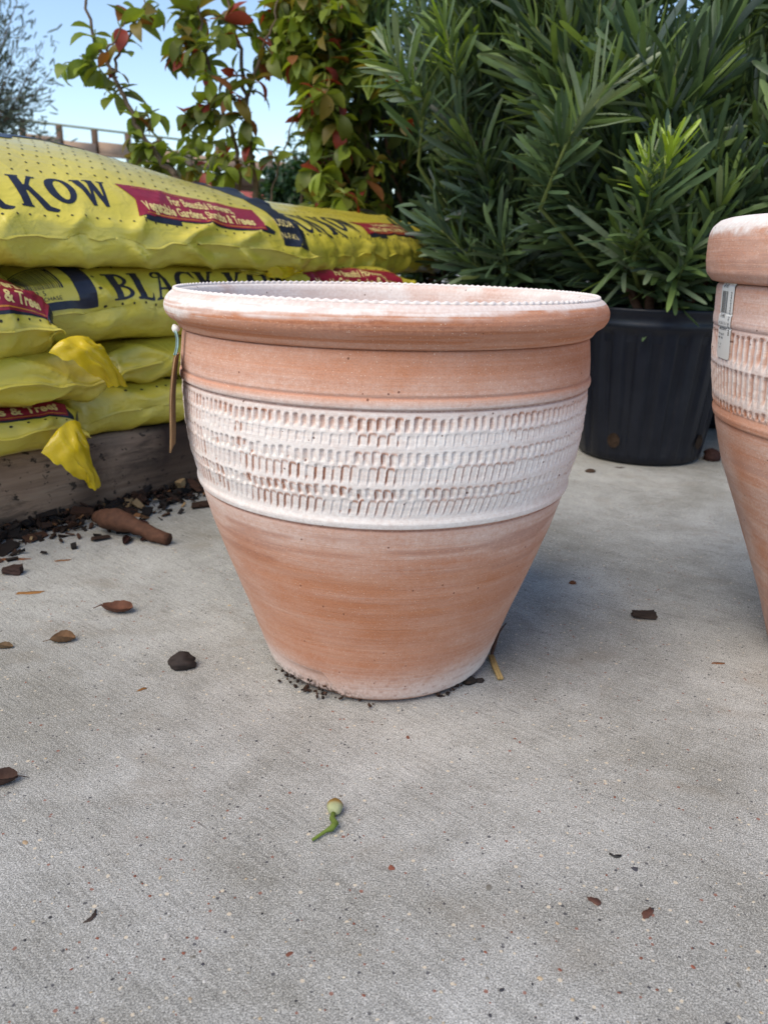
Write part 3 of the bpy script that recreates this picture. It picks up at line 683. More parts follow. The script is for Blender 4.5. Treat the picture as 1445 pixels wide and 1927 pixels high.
def crease(T, B, seed, wr):
    """settle the fill into blunt ends and pull tucks across the welded edges"""
    L = max(T[..., 0].max(), B[..., 0].max()); nu, nv, _ = T.shape
    U, Vv = np.meshgrid(np.linspace(0, 1, nu), np.linspace(0, 1, nv), indexing='ij')
    for P in (T, B):
        x = P[..., 0]; c = .15
        for side in (0, 1):
            d = x if side == 0 else L-x
            dn = np.where((d < c) & (d > 0), c*(np.maximum(d, 0)/c)**1.75, d)
            P[..., 0] = x = dn if side == 0 else L-dn
        y = P[..., 1]; Wm = y.max(); c2 = .05
        P[..., 1] = np.where((y < c2) & (y > 0), c2*(np.maximum(y, 0)/c2)**1.35, y)
    z0 = (T[:, :1, 2]+T[:, -1:, 2])*.5
    s_ = U*.8; v_ = np.minimum(Vv, 1-Vv)*.46
    lean = 14*(vnoise(s_*5, s_*0+seed, seed)-.5)
    ph = s_*38+lean*v_*8+2.2*fbm(s_*9, v_*9, seed+1)
    rid = (1-np.abs(np.sin(ph)))**2.2*vnoise(s_*11, s_*0+2.5, seed+2)
    near = np.exp(-(v_/.045)**2)
    endm = np.exp(-(np.minimum(U, 1-U)*.8/.07)**2)
    fan = (1-np.abs(np.sin(Vv*22+2*fbm(U*20, Vv*6, seed+5))))**1.8
    fine = fbm(s_*34+v_*20, v_*46-s_*12, seed+7, 3)-.5
    soft = fbm(s_*7, v_*10, seed+9, 2)-.5
    for P, sg in ((T, 1), (B, -1)):
        N = np.cross(np.gradient(P, axis=0), np.gradient(P, axis=1))*sg; N /= np.linalg.norm(N, axis=-1, keepdims=True)+1e-9
        h = wr*(.0075*(rid-.18)*near + .0055*(fan-.3)*endm + .0020*fine*(.35+near) + .006*soft*(.4+.6*near))
        edge = np.minimum(1, np.minimum(v_/.012, np.minimum(U, 1-U)*.8/.012))
        P += N*(h*edge)[..., None]
    wob = .006*wr*(vnoise(np.linspace(0, 1, nu)*13, np.zeros(nu)+.3, seed+11)-.5)+.003*wr*(vnoise(np.linspace(0, 1, nu)*40, np.zeros(nu)+.3, seed+12)-.5)
    k = np.exp(-(v_/.02)**2)*(Vv < .5)
    for P in (T, B): P[..., 2] += wob[:, None]*k; P[..., 1] += .7*wob[::-1][:, None]*k
    return T, B

class Bag:
    def __init__(s, sim, place, label, group='bags of cow manure compost', seed=1, wr=2.7):
        (T, B), s.L, s.W = sim; T, B = crease(upsample(T), upsample(B), seed, wr); s.T = place(T); s.B = place(B)
        s.root = empty('compost_bag', tuple(s.T[0, 0]*0+np.array([s.T[..., 0].mean(), s.T[..., 1].mean(), s.B[..., 2].min()])))
        s.o = np.array(s.root.location); tag(s.root, label, 'bag', group)
        nu, nv, _ = s.T.shape; V = np.concatenate([s.T.reshape(-1, 3), s.B.reshape(-1, 3)])-s.o
        F = np.concatenate([grid_faces(nu, nv), grid_faces(nu, nv, nu*nv, flip=True)])
        idx = np.arange(2*nu*nv); G = np.arange(nu*nv).reshape(nu, nv)
        for sl in (np.s_[0, :], np.s_[-1, :], np.s_[:, 0], np.s_[:, -1]): idx[nu*nv+G[sl]] = G[sl]
        F = idx[F]; use = np.unique(F); rm = -np.ones(2*nu*nv, int); rm[use] = np.arange(len(use))
        mesh_obj('sack', V[use], rm[F], BAG, s.root)
        s.N = np.cross(np.gradient(s.T, axis=0), np.gradient(s.T, axis=1)); s.N /= np.linalg.norm(s.N, axis=-1, keepdims=True)+1e-9
        # welded seam standing out along the front edge
        e = s.T[:, 0]; out = e-s.T[:, 2]; out[:, 2] *= .2; out /= np.linalg.norm(out, axis=-1, keepdims=True)+1e-9
        k = np.arange(nu); wv = .0022+.0016*vnoise(k*.11, k*0+.5, 91); dz = .0018*(vnoise(k*.16, k*0+.3, 92)-.5)
        a = e-out*.001-s.o; b = e+out*wv[:, None]+np.array([0, 0, 1])*dz[:, None]-s.o
        V = np.concatenate([a+[0, 0, .0007], b+[0, 0, .0004], b-[0, 0, .0004], a-[0, 0, .0007]]).reshape(4, nu, 3).swapaxes(0, 1).reshape(-1, 3)
        mesh_obj('seam', V, grid_faces(nu, 4), BAG, s.root)
    def surf(s, u, v, lift):
        nu, nv, _ = s.T.shape
        x = np.clip(np.asarray(u)/s.L*(nu-1), 0, nu-1.001); y = np.clip(np.asarray(v)/s.W*(nv-1), 0, nv-1.001)
        i = x.astype(int); j = y.astype(int); fx = (x-i)[:, None]; fy = (y-j)[:, None]
        def bl(A): return (A[i, j]*(1-fx)+A[i+1, j]*fx)*(1-fy)+(A[i, j+1]*(1-fx)+A[i+1, j+1]*fx)*fy
        return bl(s.T)+bl(s.N)*lift-s.o
    def dots(s, pts, rad=.0017):
        u = np.array([p[0] for p in pts]); v = np.array([p[1] for p in pts]); k = 7; an = np.linspace(0, 2*math.pi, k, endpoint=False)
        U = (u[:, None]+rad*np.cos(an)).ravel(); Vv = (v[:, None]+rad*np.sin(an)).ravel()
        P = s.surf(U, Vv, .0007); F = [tuple(range(i*k, i*k+k)) for i in range(len(pts))]
        o = mesh_obj('perforations', P, F, HOLE, s.root); o['kind'] = 'stuff'
    def title(s, u0, v0, h, sc=1.0):
        cv = Canvas(h*8.4, h*1.5, .0009, 3); letters(cv, 'BLACK KOW', h*.06, h*.22, h); print_on('title_lettering', cv, u0, v0-h*.22*sc, s.surf, .0006, INK, s.root, (1, sc))
    def banner(s, u0, v0, wd, h, lines=('For Beautiful Flowers,', 'Vegetable Gardens, Shrubs & Trees')):
        cv = Canvas(wd+.02, h+.02, .001, 3); k = h*.16
        cv.poly([(.012, .002), (wd*.35, .002), (wd*.35, .008), (wd+.008, .004), (wd+.012, .010), (wd, h*.4), (.02, h*.4)])
        print_on('banner_shadow', cv, u0, v0-.007, s.surf, .0005, INK, s.root)
        cv = Canvas(wd+.01, h+.01, .001, 3)
        cv.poly([(0, h*.92), (k*.9, h*.75), (0, h*.45)] if False else [(0, h*.95), (h*.45, h*.5), (h*.25, .001), (wd*.16, .002), (wd*.16, h*.08), (wd-.002, h*.02), (wd, h*.98), (wd*.5, h), (h*.55, h*.99)])
        b = print_on('banner', cv, u0, v0, s.surf, .0009, RED, s.root)
        cv = Canvas(wd+.01, h+.01, .001, 3); cv.poly([(h*.6, h*.90), (wd-.004, h*.90), (wd-.004, h*.925), (h*.6, h*.925)]); cv.poly([(h*.6, h*.115), (wd-.004, h*.075), (wd-.004, h*.10), (h*.6, h*.14)])
        print_on('banner_line', cv, u0, v0, s.surf, .0012, GOLD, b)
        cv = Canvas(wd+.01, h+.01, .0006, 3)
        a = text_mask(lines[1], cv.c, h*.27, .03); full = a.shape[0]*cv.c; sq = min(1.3, (wd-h*.95)/full)
        cv.text(lines[0], h*.62+(wd-h*.6)*.26, h*.545, h*.27, .03, sq); cv.text(lines[1], h*.62, h*.195, h*.27, .03, sq)
        print_on('banner_lettering', cv, u0, v0, s.surf, .0013, CREAM, b)
    def stripe(s, u0, wd, v0, v1, words=True):
        cv = Canvas(wd+.05, v1-v0, .0015, 2); n = 12
        L_ = [(.006*math.sin(i*.8)+.030*(1-i/n), i/n*(v1-v0)) for i in range(n+1)]
        cv.poly(L_+[(x+wd, y) for x, y in L_[::-1]]); print_on('end_stripe', cv, u0, v0, s.surf, .0006, INK, s.root)
        if words:
            cv = Canvas(.07, .05, .0007, 3); cv.text('USDA', .022, .030, .010, .01); cv.text('(N-P-K)', .020, .012, .010, .01, .8)
            print_on('stripe_lettering', cv, u0+.008, v0+.004, s.surf, .0010, CREAM, s.root)
    def barcode_box(s, u0, v0, wd, h):
        cv = Canvas(wd, h, .001, 3); cv.rect(.002, .002, wd-.002, h-.002).rect(-.01, .012, wd-.018, h-.004, False); print_on('end_frame', cv, u0, v0, s.surf, .0006, INK, s.root)
        cv = Canvas(wd, h, .0006, 3); x = .012; rs = random.Random(5)
        while x < wd-.030:
            b = rs.choice((.0008, .0012, .0022)); cv.rect(x, .030, x+b, h-.006); x += b+rs.choice((.0010, .0016))
        cv.text('5 24  60222  5', .010, .0222, .0066, .0, .95); cv.text('PROOF OF PURCHASE', .004, .0145, .0056, .0, .95)
        print_on('barcode', cv, u0, v0, s.surf, .0006, INK, s.root)

DIR = Vector((.64148, .76714, 0)); NIN = Vector((-.76714, .64148, 0)); P0 = Vector((-.29578, .52530, 0))
def placer(s0, off, z0, yaw=0.0, warp=None, pivot=0.0):
    ca, sa = math.cos(yaw), math.sin(yaw)
    def f(P):
        x, y, z = P[..., 0].copy(), P[..., 1].copy(), P[..., 2].copy()
        if warp is not None: x, y, z = warp(x, y, z)
        xp = x-pivot; X = pivot+xp*ca-y*sa; Y = xp*sa+y*ca
        return np.stack([P0.x+DIR.x*(s0+X)+NIN.x*(off+Y), P0.y+DIR.y*(s0+X)+NIN.y*(off+Y), z0+z], -1)
    return f
BL, BW = .80, .46
def dot_rows(u0, u1, vs, du=.0165, skip=None):
    out = []
    for i, v in enumerate(vs):
        u = u0+(du/2 if i % 2 else 0)
        while u < u1:
            if skip is None or not skip(u, v): out.append((u+random.uniform(-.001, .001), v+random.uniform(-.001, .001)))
            u += du
    return out

def flap(bag, P, label=None):
    """loose end of the sack: rows of points across, folded film of some thickness"""
    A = np.array(P, float); rs = np.random.default_rng(17)
    for _ in range(2): A = upsample(A)
    A[1:] += rs.normal(0, .0022, A[1:].shape); A = upsample(A); A[1:] += rs.normal(0, .0006, A[1:].shape)
    n, m_, _ = A.shape; N = np.cross(np.gradient(A, axis=0), np.gradient(A, axis=1)); N /= np.linalg.norm(N, axis=-1, keepdims=True)+1e-9
    V = np.concatenate([A.reshape(-1, 3), (A-N*.0004).reshape(-1, 3)])-bag.o
    F = np.concatenate([grid_faces(n, m_), grid_faces(n, m_, n*m_, flip=True)])
    return mesh_obj('end_flap', V, F, FLAP, bag.root, smooth=False)
def fl(px, py, off):
    """pixel -> point on the vertical plane running off metres behind the front of the stack"""
    q = P0+NIN*off; d = ray(px, py); t = (q-CAM).dot(NIN)/d.dot(NIN); return tuple(CAM+d*t)

# pallet carrying the stack ---------------------------------------------------
def build_pallet():
    root = empty('wooden_pallet', tuple(P0)); root.rotation_euler = (0, 0, math.atan2(DIR.y, DIR.x))
    tag(root, 'low dirt-spattered wooden pallet under the stack of yellow bags', 'pallet')
    def beam(name, x0, x1, y0, y1, z0, z1, stain=False):
        bm = bmesh.new(); nx = int((x1-x0)/.012); pr = [(y0+.012, z0), (y0+.003, z0+.006), (y0, z0+.02), (y0+.001, z1-.022), (y0+.006, z1-.007), (y0+.016, z1), (y1-.006, z1), (y1, z1-.006), (y1, z0+.006), (y1-.006, z0)]
        V = []; st = []
        for i in range(nx+1):
            x = x0+(x1-x0)*i/nx
            for y, z in pr:
                w_ = .004*(vnoise(np.array([x*9.]), np.array([z*30.+y*9]), 55)[0]-.5)
                V.append((x, y+w_, z+w_*.5))
                e = 0.0
                if stain:
                    g = vnoise(np.array([x*16.]), np.array([z*22.]), 57)[0]
                    e = smoothstep(-.18, -.12, x-.9*(z-.055)+.09*(g-.5)*2)*smoothstep(.30, .2, x)*smoothstep(.010, .034, z+.02*(g-.5))
                st.append(float(e))
        k = len(pr); F = [(i*k+j, i*k+(j+1) % k, (i+1)*k+(j+1) % k, (i+1)*k+j) for i in range(nx) for j in range(k)]
        F += [tuple(range(k)), tuple(nx*k+j for j in range(k-1, -1, -1))]
        mesh_obj(name, V, F, WOOD, root, attrs={'stain': st})
    beam('stringer', -.95, .95, .0, .05, -.002+.006, .107, True); beam('stringer', -.95, .95, .24, .28, .004, .092); beam('stringer', -.95, .95, .47, .51, .004, .092)
    for i in range(11):
        beam('deck_board', -.95+i*.175, -.95+i*.175+.168, .0535, .52, .0925, .1085)
build_pallet()

sim_thinA = sim_bag(BL, BW, -.031, .031, 1); sim_thinB = sim_bag(BL, BW, -.030, .030, 2, press=.00036)
sim_thick = sim_bag(BL, BW, -.040, .066, 3, press=.00050); sim_top = sim_bag(BL+.02, BW+.04, -.030, .044, 5, press=.00050); sim_end = sim_bag(BL-.04, BW, -.026, .046, 8, press=.00050)

def wedge(a=0, b=0, c=0):
    def f(x, y, z): return x, y, z+a*x+b*y+c*x*y
    return f
G = 'bags of cow manure compost'

r4 = Bag(sim_thinA, placer(-.205, .004, .1115), 'lowest yellow bag behind the pot, its title half hidden under the plain bag', G, 4)
r4.title(.14, .042, .044); r4.dots(dot_rows(.12, .60, [.030]))
r3 = Bag(sim_thinB, placer(-.125, .002, .1755), 'plain yellow bag side squeezed between two printed bags behind the pot', G, 23)
r2 = Bag(sim_thick, placer(-.262, .0, .2370, -.01), 'yellow bag with barcode corner and black title, squeezed under the top bags', G, 42)
r2.barcode_box(.020, .002, .112, .075); r2.title(.142, .008, .042); r2.banner(.482, .012, .232, .052)
r2.dots(dot_rows(.135, .78, [.003])+dot_rows(.10, .76, [.066, .092, .112])+[(.134, .007+i*.018) for i in range(1, 5)])
l4 = Bag(sim_thinB, placer(-1.015, -.052, .1105, .01), 'lowest bag on the pallet whose bright yellow end flap hangs over the wood', G, 57)
l4.banner(.478, .024, .275, .048); l4.dots(dot_rows(.45, .78, [.016])); l4.stripe(.742, .030, .02, .30, False)
l3 = Bag(sim_thinA, placer(-.985, -.055, .1725, .0), 'dirt-streaked plain yellow bag between two bags with red banners', G, 75)
l2 = Bag(sim_thick, placer(-1.052, -.056, .2275, .012, wedge(0, 0, 0)), 'yellow bag with large red banner and folded end flap below the top bag', G, 93)
l2.banner(.490, .018, .285, .062); l2.dots(dot_rows(.45, .78, [.010])+dot_rows(.45, .76, [.095, .115])); l2.stripe(.735, .032, .02, .30, False)
def warp_top(x, y, z):
    k = smoothstep(.48, .80, x); q = np.clip(y-.015, 0, 1)
    return x, y+.012*np.sin(x*7), z*(1-.12*k) + smoothstep(0, .03, z)*(1-.30*k)*.125*(1-np.exp(-q/.13)) - .004*k
t1 = Bag(sim_top, placer(-.585, -.012, .3385, .0, warp_top), 'domed top bag with pale dotted face, red banner and black end stripe', G, 113)
t1.title(.150, .040, .043, .74); t1.banner(.486, .036, .212, .037); t1.stripe(.688, .062, .014, .44)
t1.dots(dot_rows(.12, .71, [.029])+dot_rows(.03, .70, [.084+i*.019 for i in range(17)], .0175))
cv = Canvas(.30, .12, .002, 2); cv.ell(.13, .07, .10, .035).ell(.05, .055, .045, .025).ell(.23, .08, .05, .022).ell(.08, .03, .018, .022).ell(.17, .03, .016, .024); print_on('dark_blot', cv, .34, .205, t1.surf, .0012, INK, t1.root)
cv = Canvas(.26, .03, .002, 2); cv.poly([(.0, .004), (.25, .002), (.24, .026), (.02, .024)]); print_on('rear_banner', cv, .56, .225, t1.surf, .0012, RED, t1.root)
def warp_end(x, y, z):
    k = smoothstep(.02, .15, x); return x, y+.03*(1-k), z*(.16+.84*k)+k*smoothstep(0, .03, z)*.075*(1-np.exp(-np.clip(y-.01, 0, 1)/.14))
t2 = Bag(sim_end, placer(.130, .0, .3265, .25, warp_end, .12), 'yellow bag tucked under the top bag, its end against the dark shrub', G, 137, 3.0)
t2.title(.040, .040, .044, 1.25); t2.banner(.372, .044, .255, .042); t2.dots(dot_rows(.10, .68, [.036])+dot_rows(.22, .72, [.122+i*.02 for i in range(10)]))
flap(l2, [[fl(92, 664, -.058), fl(122, 632, -.062), fl(168, 634, -.055)], [fl(150, 684, -.075), fl(176, 652, -.085), fl(200, 660, -.070)], [fl(208, 730, -.072), fl(222, 724, -.074), fl(240, 727, -.066)]])
flap(l4, [[fl(78, 852, -.062), fl(122, 790, -.066), fl(152, 796, -.058)], [fl(126, 884, -.075), fl(150, 846, -.090), fl(170, 850, -.070)], [fl(172, 916, -.074), fl(181, 922, -.080), fl(189, 914, -.072)]])
flap(t1, [[fl(488, 472, .0), fl(515, 462, -.006), fl(545, 470, .01)], [fl(500, 495, -.008), fl(535, 492, -.014), fl(565, 488, .006)], [fl(505, 520, .0), fl(540, 524, -.004), fl(572, 508, .012)]])

# ------------------------------------------------------------------ plants
def leaf_template(kind):
    if kind[0] == 'strap':
        x = np.array([0, .22, .55, .85, .96, 1.0]); n = 6; wd = np.array([.28, .85, 1.0, .92, .60, .12])*.056; fold = .22
        z = {0: 0*x, 1: -.12*x**2, 2: .10*x**2, 3: -.26*x**2.2}[kind[1]]
    else:
        n = 6; x = np.linspace(0, 1, n); wd = np.array([.08, .62, .95, 1.0, .70, .06])*.24; fold = .38
        ar = {0: .7, 1: 1.5, 2: .35, 3: 2.1}[kind[1]]; z = -(1-np.cos(ar*x))/ar; xo = np.sin(ar*x)/ar
    V = []
    xx = x if kind[0] == 'strap' else xo
    for i in range(n):
        V += [(xx[i], -wd[i], z[i]+fold*wd[i]), (xx[i], 0, z[i]), (xx[i], wd[i], z[i]+fold*wd[i])]
    F = []
    for i in range(n-1):
        for j in range(2): F.append((i*3+j, (i+1)*3+j, (i+1)*3+j+1, i*3+j+1))
    return np.array(V), np.array(F)
TPL = {(k, i): leaf_template((k, i)) for k in ('strap', 'oval') for i in range(4)}
LEAF_MESH = {}
def leaf_mesh(kind, i, ti, tint, mat):
    key = (kind, i, ti, mat.name)
    if key not in LEAF_MESH:
        V, F = TPL[(kind, i)]; me = bpy.data.meshes.new('leaf'); me.from_pydata(V.tolist(), [], F.tolist())
        me.polygons.foreach_set('use_smooth', [True]*len(F)); a = me.attributes.new('tint', 'FLOAT_VECTOR', 'POINT'); a.data.foreach_set('vector', np.tile(np.array(tint, np.float32), len(V)))
        me.materials.append(mat); LEAF_MESH[key] = me
    return LEAF_MESH[key]
class Foliage:
    def __init__(s, kind, palette, mat): s.k, s.pal, s.mat, s.L = kind, palette, mat, []
    def add(s, pos, d, nrm, length, width, tint):
        d = d.normalized(); y = nrm.cross(d)
        if y.length < 1e-4: y = Vector((1, 0, 0)).cross(d)
        y.normalize(); z = d.cross(y)
        s.L.append((pos, d*length, y*length*width, z*length, tint, random.randrange(4)))
    def build(s, root, hero=300):
        o = root.location
        def key(l):
            c = l[0]+l[1]*.5; q = c-CAM; dz = q.dot(fw)
            px = IMG_W/2+F_PX*q.dot(rt)/dz; py = IMG_H/2-F_PX*q.dot(up)/dz
            return dz if (0 < px < IMG_W and 0 < py < 640) else 1e3+dz
        L = sorted(s.L, key=key); her = [l for l in L[:hero] if key(l) < 1e3]; rest = L[len(her):]
        for (p_, x, y, z, t, i) in her:
            ob = bpy.data.objects.new('leaf', leaf_mesh(s.k, i, t, s.pal[t], s.mat)); C.objects.link(ob); ob.parent = root
            m = Matrix((x, y, z)).transposed().to_4x4(); m.translation = p_-o; ob.matrix_basis = m
        Vs = []; Fs = []; Ts = []; n0 = 0
        for i in range(4):
            g = [l for l in rest if l[5] == i]
            if not g: continue
            V, F = TPL[(s.k, i)]; A = np.array([[l[1], l[2], l[3]] for l in g]); P = np.array([l[0] for l in g])
            W_ = np.einsum('vk,lkc->lvc', V, A)+P[:, None, :]-np.array(o)
            Vs.append(W_.reshape(-1, 3)); Fs.append((F[None]+np.arange(len(g))[:, None, None]*len(V)).reshape(-1, 4)+n0); n0 += len(g)*len(V)
            tn = np.array([s.pal[l[4]] for l in g])*np.random.default_rng(i).uniform(.8, 1.2, (len(g), 1)); Ts.append(np.repeat(tn, len(V), 0))
        if Vs:
            ob = mesh_obj('foliage', np.concatenate(Vs), np.concatenate(Fs), s.mat, root, attrs={'tint': np.concatenate(Ts)}); ob['kind'] = 'stuff'
def rv(a=1.0): return Vector((random.gauss(0, a), random.gauss(0, a), random.gauss(0, a)))

# --- black nursery pots
def nursery_pot(x, y, label, r0=.118, r1=.150, h=.285, rz=0.0):
    root = empty('nursery_pot', (x, y, 0), rz); tag(root, label, 'plant pot', 'black nursery pots')
    n = 240; th = np.linspace(0, 2*math.pi, n, endpoint=False)
    prof = [(0, .02, 0), (0, r0-.012, 0), (.006, r0-.003, 0), (.02, r0, .3), (.05, r0+(r1-r0)*.15, 1), (h*.5, r0+(r1-r0)*.5, 1), (h-.05, r0+(r1-r0)*.82, 1), (h-.040, r0+(r1-r0)*.86, .2), (h-.036, r1-.002, 0), (h-.030, r1+.002, 0), (h-.026, r1-.001, 0), (h-.010, r1+.001, 0), (h-.004, r1+.006, 0), (h, r1+.004, 0), (h-.001, r1-.003, 0), (h-.03, r1-.007, 0), (h-.06, r1-.012, 0)]
    V = []
    for t in th:
        rib = .0062*smoothstep(-.1, .4, math.sin(t*20))
        for z, r, k in prof: V.append(((r-rib*k)*math.cos(t), (r-rib*k)*math.sin(t), z))
    mesh_obj('container', np.array(V), grid_faces(n, len(prof), closed_u=True), BLACKP, root)
    Vs, Fs = lathe([(h-.045, r1-.011), (h-.036, r1*.7), (h-.032, r1*.3), (h-.030, .001)], 40); Vs[:, 2] += .008*(vnoise(Vs[:, 0]*60, Vs[:, 1]*60, 5)-.5); mesh_obj('soil', Vs, Fs, SOIL, root)
    for a in (-2.25, -.85, .6, 2.0):
        Vh = [(r0*math.cos(a)*1.02, r0*math.sin(a)*1.02, .045)]; k = 14; e1 = Vector((-math.sin(a), math.cos(a), 0))
        rr_ = r0+(r1-r0)*.15+.0015; c0 = Vector((rr_*math.cos(a), rr_*math.sin(a), .045)); Vh = []
        for j in range(k): Vh.append(tuple(c0+e1*(.012*math.cos(2*math.pi*j/k))+Vector((0, 0, .014*math.sin(2*math.pi*j/k)))))
        mesh_obj('drain_hole', Vh, [tuple(range(k))], SOIL, root)
    return root, h-.032

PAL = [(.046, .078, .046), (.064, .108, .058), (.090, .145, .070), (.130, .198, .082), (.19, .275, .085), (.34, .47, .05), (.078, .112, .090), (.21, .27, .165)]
def podocarpus(x, y, zb, top, spread, label, n_main=5, shoots=70, seed=0, hero=300, bright=(), lean=(0, 0), rise=.0):
    random.seed(seed); root = empty('podocarpus_shrub', (x, y, zb)); tag(root, label, 'shrub', 'potted podocarpus shrubs')
    fo = Foliage('strap', PAL, PODO); base = Vector((x, y, zb-.02)); parts = []; paths = []
    for i in range(n_main):
        a = 2*math.pi*(i+random.uniform(-.25, .25))/n_main; sp = spread*random.uniform(.35, 1.0)
        tip = Vector((x+math.cos(a)*sp+lean[0], y+math.sin(a)*sp*.85+lean[1], top*random.uniform(.82, 1.06)))
        mid = base.lerp(tip, .45)+Vector((math.cos(a), math.sin(a), 0))*spread*.22
        pts = []
        for k in range(11):
            t = k/10; q = base*(1-t)**2+mid*2*t*(1-t)+tip*t*t; pts.append(q+rv(.006)*min(1, t*3))
        paths.append(pts); rad = [.0085*(1-.8*k/10)+.0012 for k in range(11)]; parts.append(tube_arrays(pts, rad, 6))
    V, F = join_lists(parts[:1]); mesh_obj('trunk', np.array(V)-np.array(root.location), F, BARK, root)
    for pt in parts[1:]:
        mesh_obj('trunk', np.array(pt[0])-np.array(root.location), pt[1], BARK, root)
    def leafy(p0, p1, n, tints, l0=.112, open_=.92):
        ax = (p1-p0); ln = ax.length; ax.normalize(); ref = ax.orthogonal().normalized(); b = ax.cross(ref); an = random.random()*6.28
        bend = rv(.10)
        for k in range(n):
            t = (k+.5)/n; an += 2.39996+random.uniform(-.3, .3); pos = p0.lerp(p1, t)+bend*(t*(1-t)*ln)
            out = ref*math.cos(an)+b*math.sin(an); el = (1.05-.62*t**1.5)*open_*random.uniform(.75, 1.2)
            d = ax*math.cos(el)+out*math.sin(el)+Vector((0, 0, .08))+rv(.10); ll = l0*random.uniform(.72, 1.15)*(1.0 if t < .85 else .72)
            fo.add(pos, d, (ax*1.0-out*.15+rv(.50)).normalized(), ll, random.uniform(.68, .95), random.choice(tints))
    tw = []
    for sidx in range(shoots):
        pts = random.choice(paths); k = random.uniform(.4, 3.0) if sidx % 3 == 0 else random.uniform(2.0, 9.6); i = int(k); q = pts[i].lerp(pts[min(10, i+1)], k-i)
        ax = (pts[min(10, i+1)]-pts[i]).normalized(); a = random.random()*6.28; hor = Vector((math.cos(a), math.sin(a)*.9, 0)); cen = Vector((q.x-x, q.y-y, 0))
        hor = (hor+cen.normalized()*.5 if cen.length > .02 else hor); hor.normalize()
        d = (hor*random.uniform(.45, .9)+Vector((0, 0, random.uniform(.5, 1.4) if k > 2.5 else random.uniform(.05, .7)))+ax*.2).normalized(); ln = random.uniform(.10, .24)*(1.1-.03*k)
        e = q+d*ln+Vector((0, 0, .02)); tw.append(tube_arrays([q, q.lerp(e, .5)+rv(.005), e], [.0034, .0026, .0014], 5))
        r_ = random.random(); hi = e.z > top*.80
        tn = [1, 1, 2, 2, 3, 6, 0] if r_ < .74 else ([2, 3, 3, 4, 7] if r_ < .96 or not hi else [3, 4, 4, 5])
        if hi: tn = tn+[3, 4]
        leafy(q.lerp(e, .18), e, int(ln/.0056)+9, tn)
    for (bp, bd, ln, tn) in bright:
        q = Vector(bp); e = q+Vector(bd).normalized()*ln; q0 = q+Vector((random.uniform(-.02, .02), .10, -.10)); tw.append(tube_arrays([base.lerp(q0, .5), q0, q, e], [.0055, .0045, .003, .0015], 5)); leafy(q0.lerp(q, .2), q, 26, [1, 2, 2, 3]); leafy(q, e, int(ln/.0024)+8, tn, .066 if 5 in tn else .095, 1.0)
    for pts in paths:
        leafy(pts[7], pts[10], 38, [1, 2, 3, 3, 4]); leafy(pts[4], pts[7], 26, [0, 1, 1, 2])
    V, F = join_lists(tw); o = mesh_obj('twigs', np.array(V)-np.array(root.location), F, GREENSTEM, root); o['kind'] = 'stuff'
    fo.build(root, hero); return root

_, zs = nursery_pot(.504, .852, 'ribbed black nursery pot with dark drain holes on the concrete, between the two clay pots')
b1 = at_depth(1250, 335, .62); b2 = at_depth(1222, 372, .63)
podocarpus(.504, .852, zs, .72, .27, 'dark green podocarpus with one bright lime new shoot, growing in the ribbed black pot', 6, 165, 21,
           bright=((b1, (.02, -.15, 1), .045, [5, 5, 5, 4]), (b2, (-.25, -.3, .8), .05, [4, 5, 4, 3]), (at_depth(1070, 260, .70), (.55, -.1, .75), .10, [4, 7, 7, 4])), lean=(.03, -.04))
_, zs = nursery_pot(.285, 1.12, 'black nursery pot hidden behind the clay pot and the end of the yellow bags', rz=.4)
podocarpus(.285, 1.12, zs, 1.0, .28, 'dark podocarpus with forked reddish trunk, next to the end of the yellow bags', 6, 165, 22, bright=((at_depth(860, 150, .95), (-.3, -.2, .9), .10, [4, 4, 5, 3]), (at_depth(800, 190, .95), (-.5, -.2, .5), .10, [7, 4, 3])), lean=(.0, -.05))
_, zs = nursery_pot(.90, .98, 'black nursery pot standing in the shade behind the larger clay pot', rz=.8)
podocarpus(.90, .98, zs, 1.10, .34, 'tall dark podocarpus rising behind the larger clay pot', 6, 165, 23, lean=(-.05, -.03))
_, zs = nursery_pot(.12, 1.78, 'black nursery pot in the second row behind the stacked bags', rz=.2)
podocarpus(.12, 1.78, zs, 1.08, .30, 'paler podocarpus of the second row behind the stacked bags', 6, 105, 24, hero=200)
_, zs = nursery_pot(.52, 1.55, 'black nursery pot in the second row behind the other podocarpus pots', rz=.2)
podocarpus(.52, 1.55, zs, .74, .32, 'podocarpus of the second row, seen between the two front podocarpus', 6, 110, 25, hero=200)
_, zs = nursery_pot(1.10, 1.62, 'black nursery pot in the second row behind the tall podocarpus', rz=.2)
podocarpus(1.10, 1.62, zs, 1.25, .40, 'podocarpus of the second row behind the tall dark one', 6, 110, 26, hero=150)

_, zs = nursery_pot(.36, 1.46, 'black nursery pot behind the podocarpus with the forked trunk', rz=.5)
podocarpus(.36, 1.46, zs, .72, .24, 'low podocarpus half hidden behind the one with the forked trunk', 6, 70, 27, hero=120)
_, zs = nursery_pot(.74, 1.22, 'black nursery pot squeezed behind the ribbed one and the shaded one', rz=.5)
podocarpus(.74, 1.22, zs, .74, .24, 'low podocarpus squeezed behind the ribbed black pot and its shrub', 6, 80, 28, hero=120)

